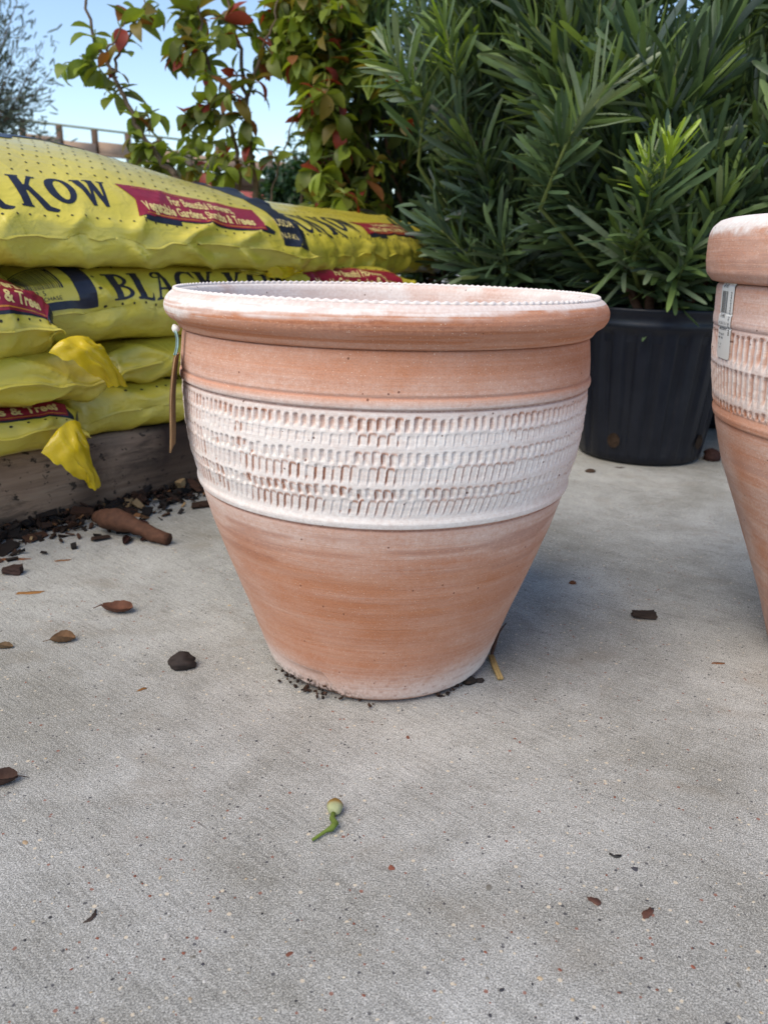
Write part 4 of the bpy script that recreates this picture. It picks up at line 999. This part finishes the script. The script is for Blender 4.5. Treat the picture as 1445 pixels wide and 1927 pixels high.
# --- broad-leaved shrubs with red young leaves, behind the bags
VPAL = [(.17, .205, .034), (.20, .26, .038), (.13, .16, .034), (.26, .34, .05), (.32, .055, .040), (.27, .11, .04), (.22, .17, .04), (.09, .115, .03)]
def red_shrub(label, stems, clusters, seed, Y0, hero=300, leaf=.066):
    """stems: list of (pixel path, radius); clusters: (px, py, n, dY, red share)"""
    random.seed(seed); P3 = []; root_p = None; arrs = []
    for path, r, dY in stems:
        pts = [at_depth(a, b, Y0+dY*(i/(len(path)-1))) for i, (a, b) in enumerate(path)]
        if root_p is None: root_p = Vector((pts[0].x, pts[0].y, 0))
        fine = []
        for i in range(len(pts)-1):
            for k in range(5): fine.append(pts[i].lerp(pts[i+1], k/5)+rv(.0025))
        fine.append(pts[-1]); n = len(fine); arrs.append((fine, [r*(1-.6*i/n) for i in range(n)])); P3 += fine
    root = empty('red_leaf_shrub', root_p); tag(root, label, 'shrub', 'red-tinged broad-leaved shrubs'); o = np.array(root_p)
    main = arrs[0][0][0]; foot = [root_p, root_p.lerp(main, .5)+rv(.01), main]
    V, F = tube_arrays(foot, [.011, .010, arrs[0][1][0]], 7); mesh_obj('trunk', np.array(V)-o, F, TWIG, root)
    for i, (f_, r_) in enumerate(arrs):
        if i and (f_[0]-main).length > .03 and f_[0].z < main.z+.1: f_ = [root_p+Vector((.01, 0, .01))]+f_; r_ = [r_[0]]+r_
        V, F = tube_arrays(f_, r_, 7); mesh_obj('branch', np.array(V)-o, F, TWIG, root)
    fo = Foliage('oval', VPAL, VIB); tw = []
    for (px, py, n, dY, red) in clusters:
        c = at_depth(px, py, Y0+dY); q = min(P3, key=lambda p_: (p_-c).length+(.15 if p_.z > c.z else 0))
        tw.append(tube_arrays([q, q.lerp(c, .6)+Vector((0, 0, -.012))+rv(.006), c], [.003, .0024, .0014], 5))
        ax = ((c-q).normalized()+Vector((0, 0, .8))).normalized(); ref = ax.orthogonal().normalized(); b = ax.cross(ref); an = random.random()*6.28
        n = int(n*1.5)+1
        for k in range(n):
            an += 2.4+random.uniform(-.4, .4); out = ref*math.cos(an)+b*math.sin(an); t = k/max(1, n-1)
            d = out*random.uniform(.7, 1.1)+ax*random.uniform(.0, .5)*t+Vector((0, 0, random.uniform(-.25, .25)))
            isr = random.random() < red*.7; ti = random.choice([4, 4, 5]) if isr else random.choice([0, 0, 1, 1, 2, 3, 3, 6, 7])
            nr = (Vector((0, 0, 1))+rv(.35)).normalized()
            fo.add(c-ax*random.uniform(0, .035), d, nr, leaf*random.uniform(.6, 1.15)*(.75 if t > .75 else 1), random.uniform(.8, 1.2), ti)
    V, F = join_lists(tw); ob = mesh_obj('twigs', np.array(V)-o, F, GREENSTEM, root); ob['kind'] = 'stuff'
    fo.build(root, hero)
red_shrub('open shrub branch with few curled leaves, leaning out against the sky', [([(330, 330), (300, 300), (262, 245), (235, 185), (212, 135), (175, 70), (158, -20)], .0075, 0), ([(214, 138), (228, 95), (262, 30), (285, -30)], .004, .05), ([(198, 108), (215, 75), (235, 40)], .003, -.05)],
          [(150, 105, 8, 0, .0), (120, 120, 3, .02, .0), (185, 125, 4, -.02, .2), (180, 55, 3, 0, 0), (222, 40, 3, 0, .9), (228, 75, 2, 0, .9), (222, 155, 2, 0, 0), (215, 165, 3, .03, 0), (265, 25, 4, .03, .2), (300, 8, 4, .03, 0), (258, 200, 3, 0, .3), (300, 205, 3, 0, .3), (285, 200, 3, .02, 0), (240, 250, 6, 0, 0), (268, 262, 7, 0, .05), (300, 300, 8, .02, .1), (255, 290, 6, .05, 0)], 31, 1.42)
CL = [(340, 20, 8), (335, 55, 9), (370, 20, 8), (325, 100, 7), (350, 100, 8), (370, 75, 8), (380, 110, 6), (372, 190, 9), (345, 210, 8), (395, 205, 7), (350, 250, 4), (375, 255, 7), (330, 285, 5), (400, 290, 7), (420, 30, 7), (415, 55, 5), (440, 130, 6), (430, 170, 6), (440, 10, 6), (470, 35, 6), (495, 60, 6), (455, 210, 6), (470, 255, 5), (425, 250, 5), (500, 105, 6), (520, 85, 5), (515, 285, 4), (420, 310, 6), (455, 305, 6), (390, 320, 7), (365, 310, 7), (480, 150, 5), (395, 140, 5), (525, 20, 6), (545, 45, 5)]
red_shrub('bushy shrub on two upright stems, red and green leaves, behind the top bag', [([(478, 420), (482, 350), (470, 280), (462, 180), (450, 90), (425, -20)], .0085, 0), ([(450, 420), (452, 330), (440, 260), (400, 160), (380, 60), (370, -20)], .007, .04), ([(462, 190), (490, 110), (510, 50), (530, -20)], .0045, -.03), ([(505, 400), (520, 330), (545, 250), (560, 200)], .003, .03)],
          [(a, b, n, random.uniform(-.09, .09), .16) for a, b, n in CL], 32, 1.50)
random.seed(5); CL = []
while len(CL) < 135:
    a = random.gauss(625, 62); b = random.uniform(-40, 390)
    if 490 < a < 548 and 150 < b < 330: continue
    if a < 585 and b > 120: continue
    if 505 < a < 760: CL.append((a, b, random.randint(6, 10), random.uniform(-.22, .22), .10))
red_shrub('dense leafy shrub with scattered red leaves, between the sky gap and the podocarpus', [([(600, 430), (600, 330), (580, 200), (570, 60), (560, -30)], .009, 0), ([(640, 430), (640, 300), (650, 150), (640, -30)], .008, .1), ([(690, 430), (690, 300), (700, 100), (700, -20)], .007, .1), ([(560, 420), (575, 320), (610, 220), (620, 100)], .005, -.1)], CL, 33, 1.60, 300, .068)

# ------------------------------------------------------------------ background
def olive_tree():
    random.seed(41); Y = 6.5; c = at_depth(-70, 150, Y); root = empty('olive_tree', (c.x, c.y, 0)); tag(root, 'grey-green fine-leaved tree beyond the yellow bags', 'tree'); o = np.array(root.location)
    V, F = tube_arrays([root.location, Vector((c.x+.03, c.y, .7)), Vector((c.x-.03, c.y, 1.3))], [.07, .055, .04], 9); mesh_obj('trunk', np.array(V)-o, F, TWIG, root)
    br = []; fo = Foliage('strap', [(.075, .095, .070), (.055, .072, .050), (.10, .125, .085), (.13, .15, .115)], OLIVE)
    for i in range(150):
        d = rv(1).normalized(); d.z = d.z*1.25+.15; rr_ = random.uniform(.25, 1)**.6; e = Vector((c.x, c.y, c.z))+Vector((d.x*.80, d.y*.75, d.z*.85))*rr_
        if e.z < .35: continue
        st = Vector((c.x, c.y, random.uniform(.9, 1.4))); br.append(tube_arrays([st, st.lerp(e, .55)+rv(.05), e], [.010, .006, .002], 4))
        for k in range(46):
            t = random.uniform(.45, 1.06); q = st.lerp(e, t)+rv(.055); fo.add(q, (e-st).normalized()+rv(.7), rv(1).normalized(), random.uniform(.05, .085), 1.5, random.randrange(4))
    V, F = join_lists(br); ob = mesh_obj('branches', np.array(V)-o, F, TWIG, root); ob['kind'] = 'stuff'
    fo.build(root, 0); root.children[-1].name = 'crown'
olive_tree()
def far_bush(px, py, Y, r, label, seed, tints):
    random.seed(seed); c = at_depth(px, py, Y); root = empty('round_bush', (c.x, c.y, 0)); tag(root, label, 'bush', 'bushes far behind the stack'); fo = Foliage('oval', tints, VIB)
    V, F = tube_arrays([root.location, Vector((c.x, c.y, c.z*.6))], [.05, .03], 7); mesh_obj('trunk', np.array(V)-np.array(root.location), F, TWIG, root)
    for i in range(2600):
        d = rv(1).normalized()*random.uniform(.6, 1.0)*r; q = c+Vector((d.x*1.2, d.y, d.z))
        if q.z > .05: fo.add(q, d+rv(.5), (d+Vector((0, 0, 1))).normalized(), random.uniform(.06, .11), 1.0, random.randrange(len(tints)))
    fo.build(root, 0)
far_bush(575, 375, 7.0, .36, 'dark rounded bush seen low through the gap above the bags', 51, [(.02, .05, .02), (.03, .07, .03), (.04, .085, .035)])
far_bush(700, 330, 9.0, .9, 'broad green bush far behind the dense leafy shrub', 52, [(.035, .06, .02), (.05, .085, .025), (.07, .11, .03)])
far_bush(1010, 330, 8.0, 1.0, 'broad dark bush far behind the podocarpus row', 53, [(.025, .05, .02), (.035, .07, .025), (.05, .09, .03)])
far_bush(1400, 330, 8.5, 1.1, 'tall dark bush far behind the larger clay pot', 54, [(.025, .05, .02), (.035, .07, .025), (.05, .09, .03)])

TAN = plain('tan_panel', (.36, .25, .18), .8, .3, .15, 3); BROWN = plain('brown_beam', (.12, .075, .05), .8, .3, .25, 4); RAILM = plain('green_rail', (.22, .26, .20), .5, .4, .1, 3)
def pergola():
    A = at_depth(40, 226, 14.0); B = at_depth(640, 312, 18.6); d = Vector((B.x-A.x, B.y-A.y, 0)); L_ = d.length; d.normalize(); ang = math.atan2(d.y, d.x); H = A.z
    root = empty('timber_pergola', (A.x, A.y, 0), ang); tag(root, 'long brown timber pergola with tan roof panels and thin top rail', 'pergola')
    V, F = tube_arrays([(0, 0, H), (L_, 0, H)], .022, 6); mesh_obj('rail', V, F, RAILM, root)
    V, F = box_arrays((L_/2, .05, H-.62), (L_, .14, .16), None, .01); mesh_obj('beam', V, F, BROWN, root)
    V, F = box_arrays((L_/2, 1.6, H-.62), (L_, .14, .16), None, .01); mesh_obj('beam', V, F, BROWN, root)
    n = 11
    for i in range(n):
        x0 = L_*i/n; w_ = L_/n
        V, F = box_arrays((x0+w_/2, .75, H-.33+.03*(i % 2)), (w_*.93, 1.75, .05), Matrix.Rotation(.11, 3, 'X'), .008); mesh_obj('roof_panel', V, F, TAN, root)
        V, F = box_arrays((x0+w_/2, -.10, H-.33-.04*(i % 2)), (w_*.90, .04, .24), None, .006); mesh_obj('fascia_board', V, F, TAN, root)
        if i % 4 == 1: V, F = box_arrays((x0, -.02, (H-.54)/2), (.12, .12, H-.54), None, .01); mesh_obj('post', V, F, BROWN, root)
        V, F = box_arrays((x0, -.02, H-.26), (.09, .09, .50), None, .006); mesh_obj('rail_post', V, F, BROWN, root)
pergola()
def house():
    c = at_depth(520, 372, 26.0); root = empty('far_house', (c.x, c.y, 0), .25); tag(root, 'small pinkish house with low red roof seen far away through the gap', 'house')
    WALLM = plain('pink_wall', (.52, .38, .33), .9, .2, .08, 2); ROOFM = plain('red_roof', (.30, .075, .06), .85, .2, .2, 5); GL = plain('window_glass', (.05, .06, .08), .2)
    h = 1.75; V, F = box_arrays((0, 0, h/2), (5.2, 3.2, h), None, .02); wl = mesh_obj('wall', V, F, WALLM, root, smooth=False)
    V = [(-2.8, -1.8, h), (2.8, -1.8, h), (2.8, 1.8, h), (-2.8, 1.8, h), (-2.8, 0, h+.55), (2.8, 0, h+.55)]; mesh_obj('roof', V, [(0, 1, 5, 4), (2, 3, 4, 5), (0, 4, 3), (1, 2, 5), (3, 2, 1, 0)], ROOFM, root, smooth=False)
    for x in (-1.7, .1, 1.8):
        V, F = box_arrays((x, -1.61, 1.05), (.7, .05, .7), None, .01); f_ = mesh_obj('window', V, F, STICKER, root, smooth=False); V, F = box_arrays((x, -1.64, 1.05), (.58, .02, .58)); mesh_obj('pane', V, F, GL, f_, smooth=False)
house()
o_ = tube('garden_stake', [at_depth(160, 132, 1.60), at_depth(245, 208, 1.58), at_depth(330, 290, 1.56), at_depth(470, 424, 1.52)], [.0022, .0026, .0028, .003], GREENSTEM); tag(o_, 'thin pale green stake leaning behind the open shrub branch', 'stake')

# ------------------------------------------------------------------ hang tag at the side of the pot
def hang_tag():
    th0 = math.pi+.42; ro = .1755; base = Vector((ro*math.cos(th0), ro*math.sin(th0), 0))
    k0 = at_depth(331, 618, base.y); root = empty('hang_tag', k0); tag(root, 'curled brown card tag on a teal ribbon hanging from the clay pot', 'tag'); o = np.array(k0); Y = base.y
    bm = bmesh.new(); bmesh.ops.create_uvsphere(bm, u_segments=14, v_segments=10, radius=.0032)
    for v in bm.verts: v.co *= 1+.18*math.sin(v.co.x*900)*math.cos(v.co.z*800)
    bm.verts.index_update(); mesh_obj('knot', [tuple(v.co) for v in bm.verts], [tuple(v.index for v in f.verts) for f in bm.faces], WHITEKNOT, root); bm.free()
    VD = Vector((k0.x-CAM.x+.07, k0.y-CAM.y, 0)).normalized()
    def strip(name, px, wd, mat, tk=.0009):
        P = [at_depth(a, b, Y+c) for a, b, c in px]; A = np.array([[p_-Vector((0, wd*.5, 0)), p_+Vector((.0, wd*.5, 0))] if False else [p_-VD*wd*.5, p_+Vector((-.0006, 0, 0)), p_+VD*wd*.5] for p_ in P])
        for _ in range(2): A = upsample(A)
        n, m_, _x = A.shape; N = np.cross(np.gradient(A, axis=0), np.gradient(A, axis=1)); N /= np.linalg.norm(N, axis=-1, keepdims=True)+1e-9
        V = np.concatenate([(A+N*tk).reshape(-1, 3), (A-N*tk).reshape(-1, 3)])-o; F = [tuple(f) for f in np.concatenate([grid_faces(n, m_), grid_faces(n, m_, n*m_, flip=True)])]
        bd = [i*m_ for i in range(n)]+[(n-1)*m_+j for j in range(1, m_)]+[i*m_+m_-1 for i in range(n-2, -1, -1)]+[j for j in range(m_-2, 0, -1)]
        F += [(bd[i], bd[(i+1) % len(bd)], bd[(i+1) % len(bd)]+n*m_, bd[i]+n*m_) for i in range(len(bd))]
        mesh_obj(name, V, F, mat, root)
    strip('ribbon', [(331, 622, 0), (336, 645, 0), (330, 668, 0)], .006, TEAL); strip('card', [(333, 668, 0), (327, 712, -.002), (325, 765, -.002), (326, 805, 0), (325, 843, .004)], .034, KRAFT, .0007)
hang_tag()

# ------------------------------------------------------------------ litter on the concrete
def lump(name, px, py, wpx, hfac, col, label, cat, seed, depth_fac=.8, rot=None, group=None):
    p_ = ground_pt(px, py); dist = (p_-CAM).dot(fw); w_ = wpx/F_PX*dist; random.seed(seed)
    bm = bmesh.new(); bmesh.ops.create_icosphere(bm, subdivisions=4, radius=1.0)
    for v in bm.verts:
        n = v.co.normalized(); a = float(fbm(np.array([n.x*1.6+seed]), np.array([n.y*1.6+n.z*2.1]), seed, 4)[0]); v.co = n*(.70+.60*a)
        v.co = Vector((v.co.x*w_*.5, v.co.y*w_*.5*depth_fac, max(v.co.z, -.55)*w_*.5*hfac))
    zm = min(v.co.z for v in bm.verts); bm.verts.index_update()
    V = [tuple(v.co-Vector((0, 0, zm+.0002))) for v in bm.verts]; F = [tuple(v.index for v in f.verts) for f in bm.faces]; bm.free()
    ob = mesh_obj(name, V, F, LITTER, attrs={'tint': np.tile(col, (len(V), 1))}); ob.location = p_; ob.rotation_euler = (0, 0, rot or random.random()*.6); tag(ob, label, cat, group); return ob
lump('bark_clod', 345, 1254, 52, .75, (.030, .022, .020), 'dark knobbly bark clod lying alone left of the clay pot', 'clod', 3)
lump('bark_piece', 1077, 1098, 14, .5, (.12, .045, .02), 'tiny rusty bark crumb right of the clay pot', 'bark', 11)
lump('bark_piece', 1110, 888, 20, .4, (.05, .03, .02), 'small bark crumb in front of the ribbed black pot', 'bark', 12)
lump('bark_piece', 1338, 866, 34, .8, (.030, .012, .010), 'dark reddish lump in the shade behind the larger clay pot', 'bark', 13)
def chip(px, py, lpx, ang, col, label, seed, prop=(1, .42, .30)):
    p_ = ground_pt(px, py); L_ = lpx/F_PX*(p_-CAM).dot(fw); random.seed(seed); bm = bmesh.new(); bmesh.ops.create_cube(bm, size=1.0)
    bmesh.ops.subdivide_edges(bm, edges=list(bm.edges), cuts=3, use_grid_fill=True)
    for v in bm.verts:
        x, y, z = v.co; tp = 1-.55*max(0, -x-.1)*1.3; n = float(fbm(np.array([x*5+seed]), np.array([y*5+z*7]), seed)[0])-.5; g = float(vnoise(np.array([y*9+seed]), np.array([z*3]), seed+1)[0])-.5
        v.co = Vector((x*L_*prop[0]*(1+.3*g), (y*tp+.25*n)*L_*prop[1], (z*tp+.35*n)*L_*prop[2]))
    zm = min(v.co.z for v in bm.verts); bm.verts.index_update(); V = [tuple(v.co-Vector((0, 0, zm))) for v in bm.verts]; F = [tuple(v.index for v in f.verts) for f in bm.faces]; bm.free()
    ob = mesh_obj('bark_chip', V, F, LITTER, smooth=False, attrs={'tint': np.tile(col, (len(V), 1))}); ob.location = p_; ob.rotation_euler = (0, 0, ang); tag(ob, label, 'bark'); return ob
def dry_leaf(px, py, lpx, ang, col, label, curl=.35, stem=True, wid=.42, seed=1, bend=.2):
    p_ = ground_pt(px, py); L_ = lpx/F_PX*(p_-CAM).dot(fw); root = empty('fallen_leaf', p_, ang); tag(root, label, 'leaf', 'dead leaves on the concrete'); random.seed(seed)
    n, m_ = 14, 9; V = []
    for i in range(n):
        t = i/(n-1); w_ = wid*L_*math.sin(math.pi*min(1, t*.93+.05))**.75*.5
        for j in range(m_):
            s_ = (j/(m_-1)*2-1)+.35*(t-.5); a = s_*curl*2.2; cr = random.uniform(-1, 1)*.02*L_
            V.append(((t-.5)*L_, w_*(math.sin(a)/max(.05, curl*2.2) if curl else s_), w_*(1-math.cos(a))/max(.1, curl*1.4)+.06*L_+bend*L_*(t-.5)**2+cr))
    V = np.array(V); V[:, 2] -= V[:, 2].min()-.0006; V2_ = V+np.array([0, 0, -.0004]); F = np.concatenate([grid_faces(n, m_), grid_faces(n, m_, n*m_, flip=True)])
    mesh_obj('blade', np.concatenate([V, V2_]), F, LITTER, root, attrs={'tint': np.tile(col, (2*n*m_, 1))})
    mid = V.reshape(n, m_, 3)[:, m_//2]; Vt, Ft = tube_arrays([tuple(q+np.array([0, 0, .0003])) for q in mid[::2]], .012*L_, 5); mesh_obj('midrib', Vt, Ft, LITTER, root, attrs={'tint': np.tile(np.array(col)*.55, (len(Vt), 1))})
    if stem:
        z0 = mid[0][2]; Vt, Ft = tube_arrays([(-.5*L_, 0, z0), (-.62*L_, .02*L_, z0*.6+.001), (-.82*L_, .06*L_, .0015)], [.022*L_, .018*L_, .014*L_], 6); mesh_obj('stalk', Vt, Ft, LITTER, root, attrs={'tint': np.tile(np.array(col)*.6, (len(Vt), 1))})
dry_leaf(222, 1152, 60, -.12, (.105, .045, .028), 'brown oval dead leaf with short stalk, nearest the pallet', .42, True, .72, 2, .7)
dry_leaf(120, 1208, 44, .25, (.15, .085, .045), 'tan curled dead leaf with long stalk left of the bark clod', .62, True, .85, 3, .5)
dry_leaf(8, 1220, 34, .1, (.14, .09, .05), 'small pale curled leaf beside the tan one', .6, False, .6, 4)
dry_leaf(5, 1476, 56, 3.6, (.060, .032, .024), 'dark brown folded dead leaf with pointed stalk, lying on bare open concrete', .6, True, .85, 5, .5)
def flake(px, py, lpx, wf, ang, col, label, seed, th=.0007, cat='flake', group='loose flakes and slivers on the concrete', arc=0.0):
    p_ = ground_pt(px, py); L_ = lpx/F_PX*(p_-CAM).dot(fw); random.seed(seed); n = 16; top = []; 
    for i in range(n):
        a = 2*math.pi*i/n; r_ = 1+random.uniform(-.42, .30); x = math.cos(a)*L_*.5*r_; top.append((x, math.sin(a)*L_*.5*wf*r_+arc*(x/L_*2)**2*L_, th*random.uniform(.8, 1.5)))
    V = [(x*1.05, y*1.05, .0003) for x, y, z in top]+top+[(0, arc*.1*L_, th*1.5)]; F = [(i, (i+1) % n, n+(i+1) % n, n+i) for i in range(n)]+[(n+i, n+(i+1) % n, 2*n) for i in range(n)]
    ob = mesh_obj('bark_flake', V, F, LITTER, attrs={'tint': np.tile(col, (len(V), 1))}); ob.location = p_; ob.rotation_euler = (0, 0, ang); tag(ob, label, cat, group)
FL = [(268, 1298, 22, .3, .6, (.22, .10, .03), 'thin orange flake in front of the bark clod'), (57, 1116, 48, .28, .25, (.25, .12, .04), 'wavy orange bark flake near the dark bark piece'), (20, 1053, 60, .18, .1, (.22, .09, .04), 'long orange sliver at the edge of the mulch'),
      (120, 1055, 26, .3, .3, (.20, .10, .05), 'small orange flake by the mulch'), (175, 1728, 40, .2, 1.2, (.05, .035, .03), 'dark curved sliver on the bare open concrete'), (1350, 1249, 24, .3, 0, (.18, .08, .04), 'thin brown flake next to the larger clay pot'),
      (1120, 1697, 30, .45, -.6, (.085, .040, .030), 'rusty flat flake in front of the two clay pots'), (1155, 1612, 22, .35, -.4, (.03, .03, .03), 'black curved flake in front of the larger clay pot'), (1218, 1720, 30, .5, .9, (.095, .042, .030), 'torn rusty flake in the open foreground'), (829, 1311, 16, .4, .3, (.03, .02, .018), 'tiny black crumb at the foot of the clay pot'), (462, 1096, 14, .4, .2, (.02, .018, .018), 'black crumb beside the left flank of the clay pot'), (1165, 880, 18, .4, .1, (.05, .03, .02), 'brown flake touching the ribbed black pot')]
for i, f_ in enumerate(FL): flake(*f_, seed=60+i, arc=.25 if 'curved' in f_[6] else 0)
chip(25, 1080, 34, .1, (.040, .022, .018), 'small dark brown bark piece in front of the pallet', 5, (1, .6, .42))
chip(1210, 1163, 42, -.05, (.030, .020, .016), 'flat dark bark chip between the two clay pots', 8)
# green fruit with its stem
def fruit():
    p_ = ground_pt(630, 1530); D_ = (p_-CAM).dot(fw)/F_PX; root = empty('green_fruit', p_); tag(root, 'small green seed pod with crooked stem on the open concrete', 'seed pod'); r_ = 15*D_
    bm = bmesh.new(); bmesh.ops.create_uvsphere(bm, u_segments=24, v_segments=16, radius=1)
    for v in bm.verts: k = 1+.04*math.sin(5*math.atan2(v.co.y, v.co.x)); v.co = Vector((v.co.x*r_*k, v.co.y*r_*1.15*k, v.co.z*r_*.95+r_*.96))
    bm.verts.index_update(); V = np.array([tuple(v.co) for v in bm.verts]); F = [tuple(v.index for v in f.verts) for f in bm.faces]; bm.free()
    t = smoothstep(-.3*r_, r_*.5, V[:, 1]+.4*(V[:, 2]-r_))[:, None]; tint = np.array([.34, .36, .20])*(1-t)+np.array([.22, .13, .03])*t
    mesh_obj('pod', V, F, LITTER, root, attrs={'tint': tint})
    def gp(x, y, z): q = ground_pt(x, y); return Vector((q.x-p_.x, q.y-p_.y, z))
    pts = [Vector((-.1*r_, -.9*r_, .8*r_)), gp(625, 1550, .004), gp(631, 1560, .0045), gp(623, 1569, .004), gp(613, 1571, .003), gp(588, 1585, .0018)]
    V, F = tube_arrays(pts, [.0017, .0019, .0023, .0021, .0012, .0010], 8); mesh_obj('stem', V, F, LITTER, root, attrs={'tint': np.tile((.115, .165, .03), (len(V), 1))})
fruit()
# straw and fibre against the foot of the pot
def straw():
    p_ = ground_pt(922, 1232); root = empty('straw_piece', p_); tag(root, 'short piece of yellow straw with dark frayed end by the clay pot foot', 'straw')
    def gp(x, y, z): q = ground_pt(x, y); return Vector((q.x-p_.x, q.y-p_.y, z))
    for dx in (0, 5):
        V, F = tube_arrays([gp(921+dx, 1240, .003), gp(930+dx, 1262, .0026), gp(939+dx, 1281, .002)], [.0018, .0019, .0017], 6); mesh_obj('stalk', V, F, LITTER, root, attrs={'tint': np.tile((.40, .27, .11), (len(V), 1))})
    random.seed(9)
    for k in range(6):
        V, F = tube_arrays([gp(924, 1240, .003), gp(926+k*2, 1222, .008+.002*k), gp(925+k*5, 1203-(k % 3)*5, .012)], [.0014, .001, .0006], 5); mesh_obj('fibre', V, F, LITTER, root, attrs={'tint': np.tile((.08, .04, .028), (len(V), 1))})
straw()
lump('mulch_clump', 882, 1286, 26, .8, (.02, .015, .013), 'black mulch clump stuck to the foot of the clay pot', 'mulch', 17, .6)
lump('mulch_clump', 902, 1283, 18, .6, (.03, .022, .02), 'grey mulch crumb beside the black clump at the pot foot', 'mulch', 18, .6)
def crumbs():
    random.seed(19); parts = []; tints = []
    for i in range(60):
        ph = random.gauss(-.62, .22) if i < 46 else random.gauss(.66, .12); rr_ = .1015+abs(random.gauss(0, .004)); z = random.uniform(0, .004) if random.random() < .75 else random.uniform(.003, .016); rr_ += .22*max(0, z-.002) if z < .004 else -.0005
        if z >= .004: rr_ = float(np.interp(z, [q[0] for q in body_prof[1:8]], [q[1] for q in body_prof[1:8]]))
        a = ph-math.pi/2; L_ = random.uniform(.0012, .0036); V, F = box_arrays((rr_*math.cos(a), rr_*math.sin(a), z+.0008), (L_, L_*.7, L_*.6), Matrix.Rotation(random.random()*6, 3, 'Z') @ Matrix.Rotation(random.random(), 3, 'X'))
        parts.append(([tuple(Vector(v)+rv(L_*.10)) for v in V], F)); tints += [random.choice([(.018, .012, .010), (.03, .018, .013), (.05, .025, .016)])]*len(V)
    V, F = join_lists(parts); V = [(x, y, max(z, .0003)) for x, y, z in V]; ob = mesh_obj('soil_crumbs', V, F, LITTER, smooth=False, attrs={'tint': tints}); tag(ob, 'dark soil crumbs clinging around the foot of the clay pot', 'soil', kind='stuff')
crumbs()
# root piece and mulch along the pallet
def root_piece():
    a, b = ground_pt(185, 1000), ground_pt(318, 1026); root = a; rad = [.009, .0145, .0155, .0118, .0100, .0092, .0088, .0082]; P_ = []
    for i in range(8):
        t = i/7; q = a.lerp(b, t); P_.append((q.x-a.x, q.y-a.y, .020+.004*math.sin(t*5)-.008*t))
    V, F = tube_arrays([Vector(q) for q in np.array([[np.interp(i/3, range(8), [p_[k] for p_ in P_]) for k in range(3)] for i in range(22)])], [float(np.interp(i/3, range(8), rad)) for i in range(22)], 16); V = [tuple(np.array(v)+(fbm(np.array([v[0]*120.]), np.array([v[1]*120.+v[2]*160]), 5)[0]-.5)*np.array([.003, .003, .006])) for v in V]; ob = mesh_obj('root_piece', V, F, LITTER, attrs={'tint': np.tile((.075, .034, .021), (len(V), 1))}); ob.location = a; tag(ob, 'smooth club-shaped brown wood piece lying in the mulch by the pallet', 'wood piece')
root_piece()
def mulch():
    random.seed(71); parts = []; tints = []
    for i in range(2300):
        sx_ = random.uniform(-1.0, .30); off = -abs(random.gauss(0, .030))+.012
        if random.random() < .12: off -= random.uniform(0, .09)
        if sx_ > 0 and random.random() < sx_*2.6: continue
        q = P0+DIR*sx_+NIN*off; L_ = random.uniform(.012, .036) if i < 260 else random.uniform(.003, .014)*(1.5 if random.random() < .08 else 1); near_ = max(0, 1+off/.04)
        rot = Matrix.Rotation(random.random()*6.28, 3, 'Z') @ Matrix.Rotation(random.gauss(0, .45), 3, 'Y') @ Matrix.Rotation(random.gauss(0, .5), 3, 'X')
        V, F = box_arrays((q.x, q.y, random.uniform(.0025, .003+.012*near_)), (L_, L_*random.uniform(.25, .55), L_*random.uniform(.12, .3)), rot)
        V = [tuple(Vector(v)+rv(L_*.05)) for v in V]; parts.append((V, F))
        c = random.choice([(.014, .010, .009), (.02, .013, .010), (.03, .016, .011), (.012, .010, .010), (.055, .026, .016)] if random.random() < .9 else [(.20, .10, .045), (.30, .20, .10)]); tints += [c]*len(V)
    V, F = join_lists(parts); V = [(x, y, max(z, .0006)) for x, y, z in V]; ob = mesh_obj('bark_mulch', V, F, LITTER, smooth=False, attrs={'tint': tints}); tag(ob, 'dark spilled bark mulch along the foot of the pallet', 'mulch', kind='stuff')
mulch()
def torn_leafs():
    for i, (px, py, l, a) in enumerate([(262, 968, 60, 1.2), (285, 985, 46, .9), (240, 990, 40, 1.6)]):
        dry_leaf(px, py+30, l, a, (.055, .022, .018), ['dark torn leaf lying in the mulch behind the club-shaped wood', 'dark reddish torn leaf close beside the club-shaped wood', 'small dark torn leaf under the thick end of the club-shaped wood'][i], .6, False, .5, 80+i)
torn_leafs()
# stones exposed in the concrete
def aggregate():
    random.seed(91); V = []; F = []; T = []
    for i in range(520):
        px, py = random.uniform(-60, 1500), 1330+670*random.random()**.6 if i < 400 else random.uniform(900, 1400); p_ = ground_pt(px, py)
        r_ = random.choice([.0005, .0007, .0009, .0012])*(2.1 if random.random() < .07 else 1); c = random.choice([(.20, .07, .045), (.16, .06, .04), (.045, .045, .055), (.03, .03, .035), (.42, .33, .22), (.50, .44, .34), (.34, .25, .16), (.16, .15, .13), (.45, .44, .42)])
        n = 8; o = len(V); ph = random.random()*6; asp = random.uniform(.5, 1); k = [random.uniform(.7, 1.2) for _ in range(n)]; ca, sa = math.cos(ph), math.sin(ph)
        for sc, z in ((1, .00005), (.7, .00035)):
            for j in range(n):
                a = 2*math.pi*j/n; x, y = math.cos(a)*r_*k[j]*sc, math.sin(a)*r_*k[j]*sc*asp; V.append((p_.x+x*ca-y*sa, p_.y+x*sa+y*ca, z))
        F += [tuple(o+j for j in range(n, 2*n))]+[(o+j, o+(j+1) % n, o+n+(j+1) % n, o+n+j) for j in range(n)]; T += [c]*(2*n)
    ob = mesh_obj('aggregate', V, F, LITTER, attrs={'tint': T}); tag(ob, 'tiny red, black and tan stones showing in the concrete', 'stones', kind='stuff')
aggregate()
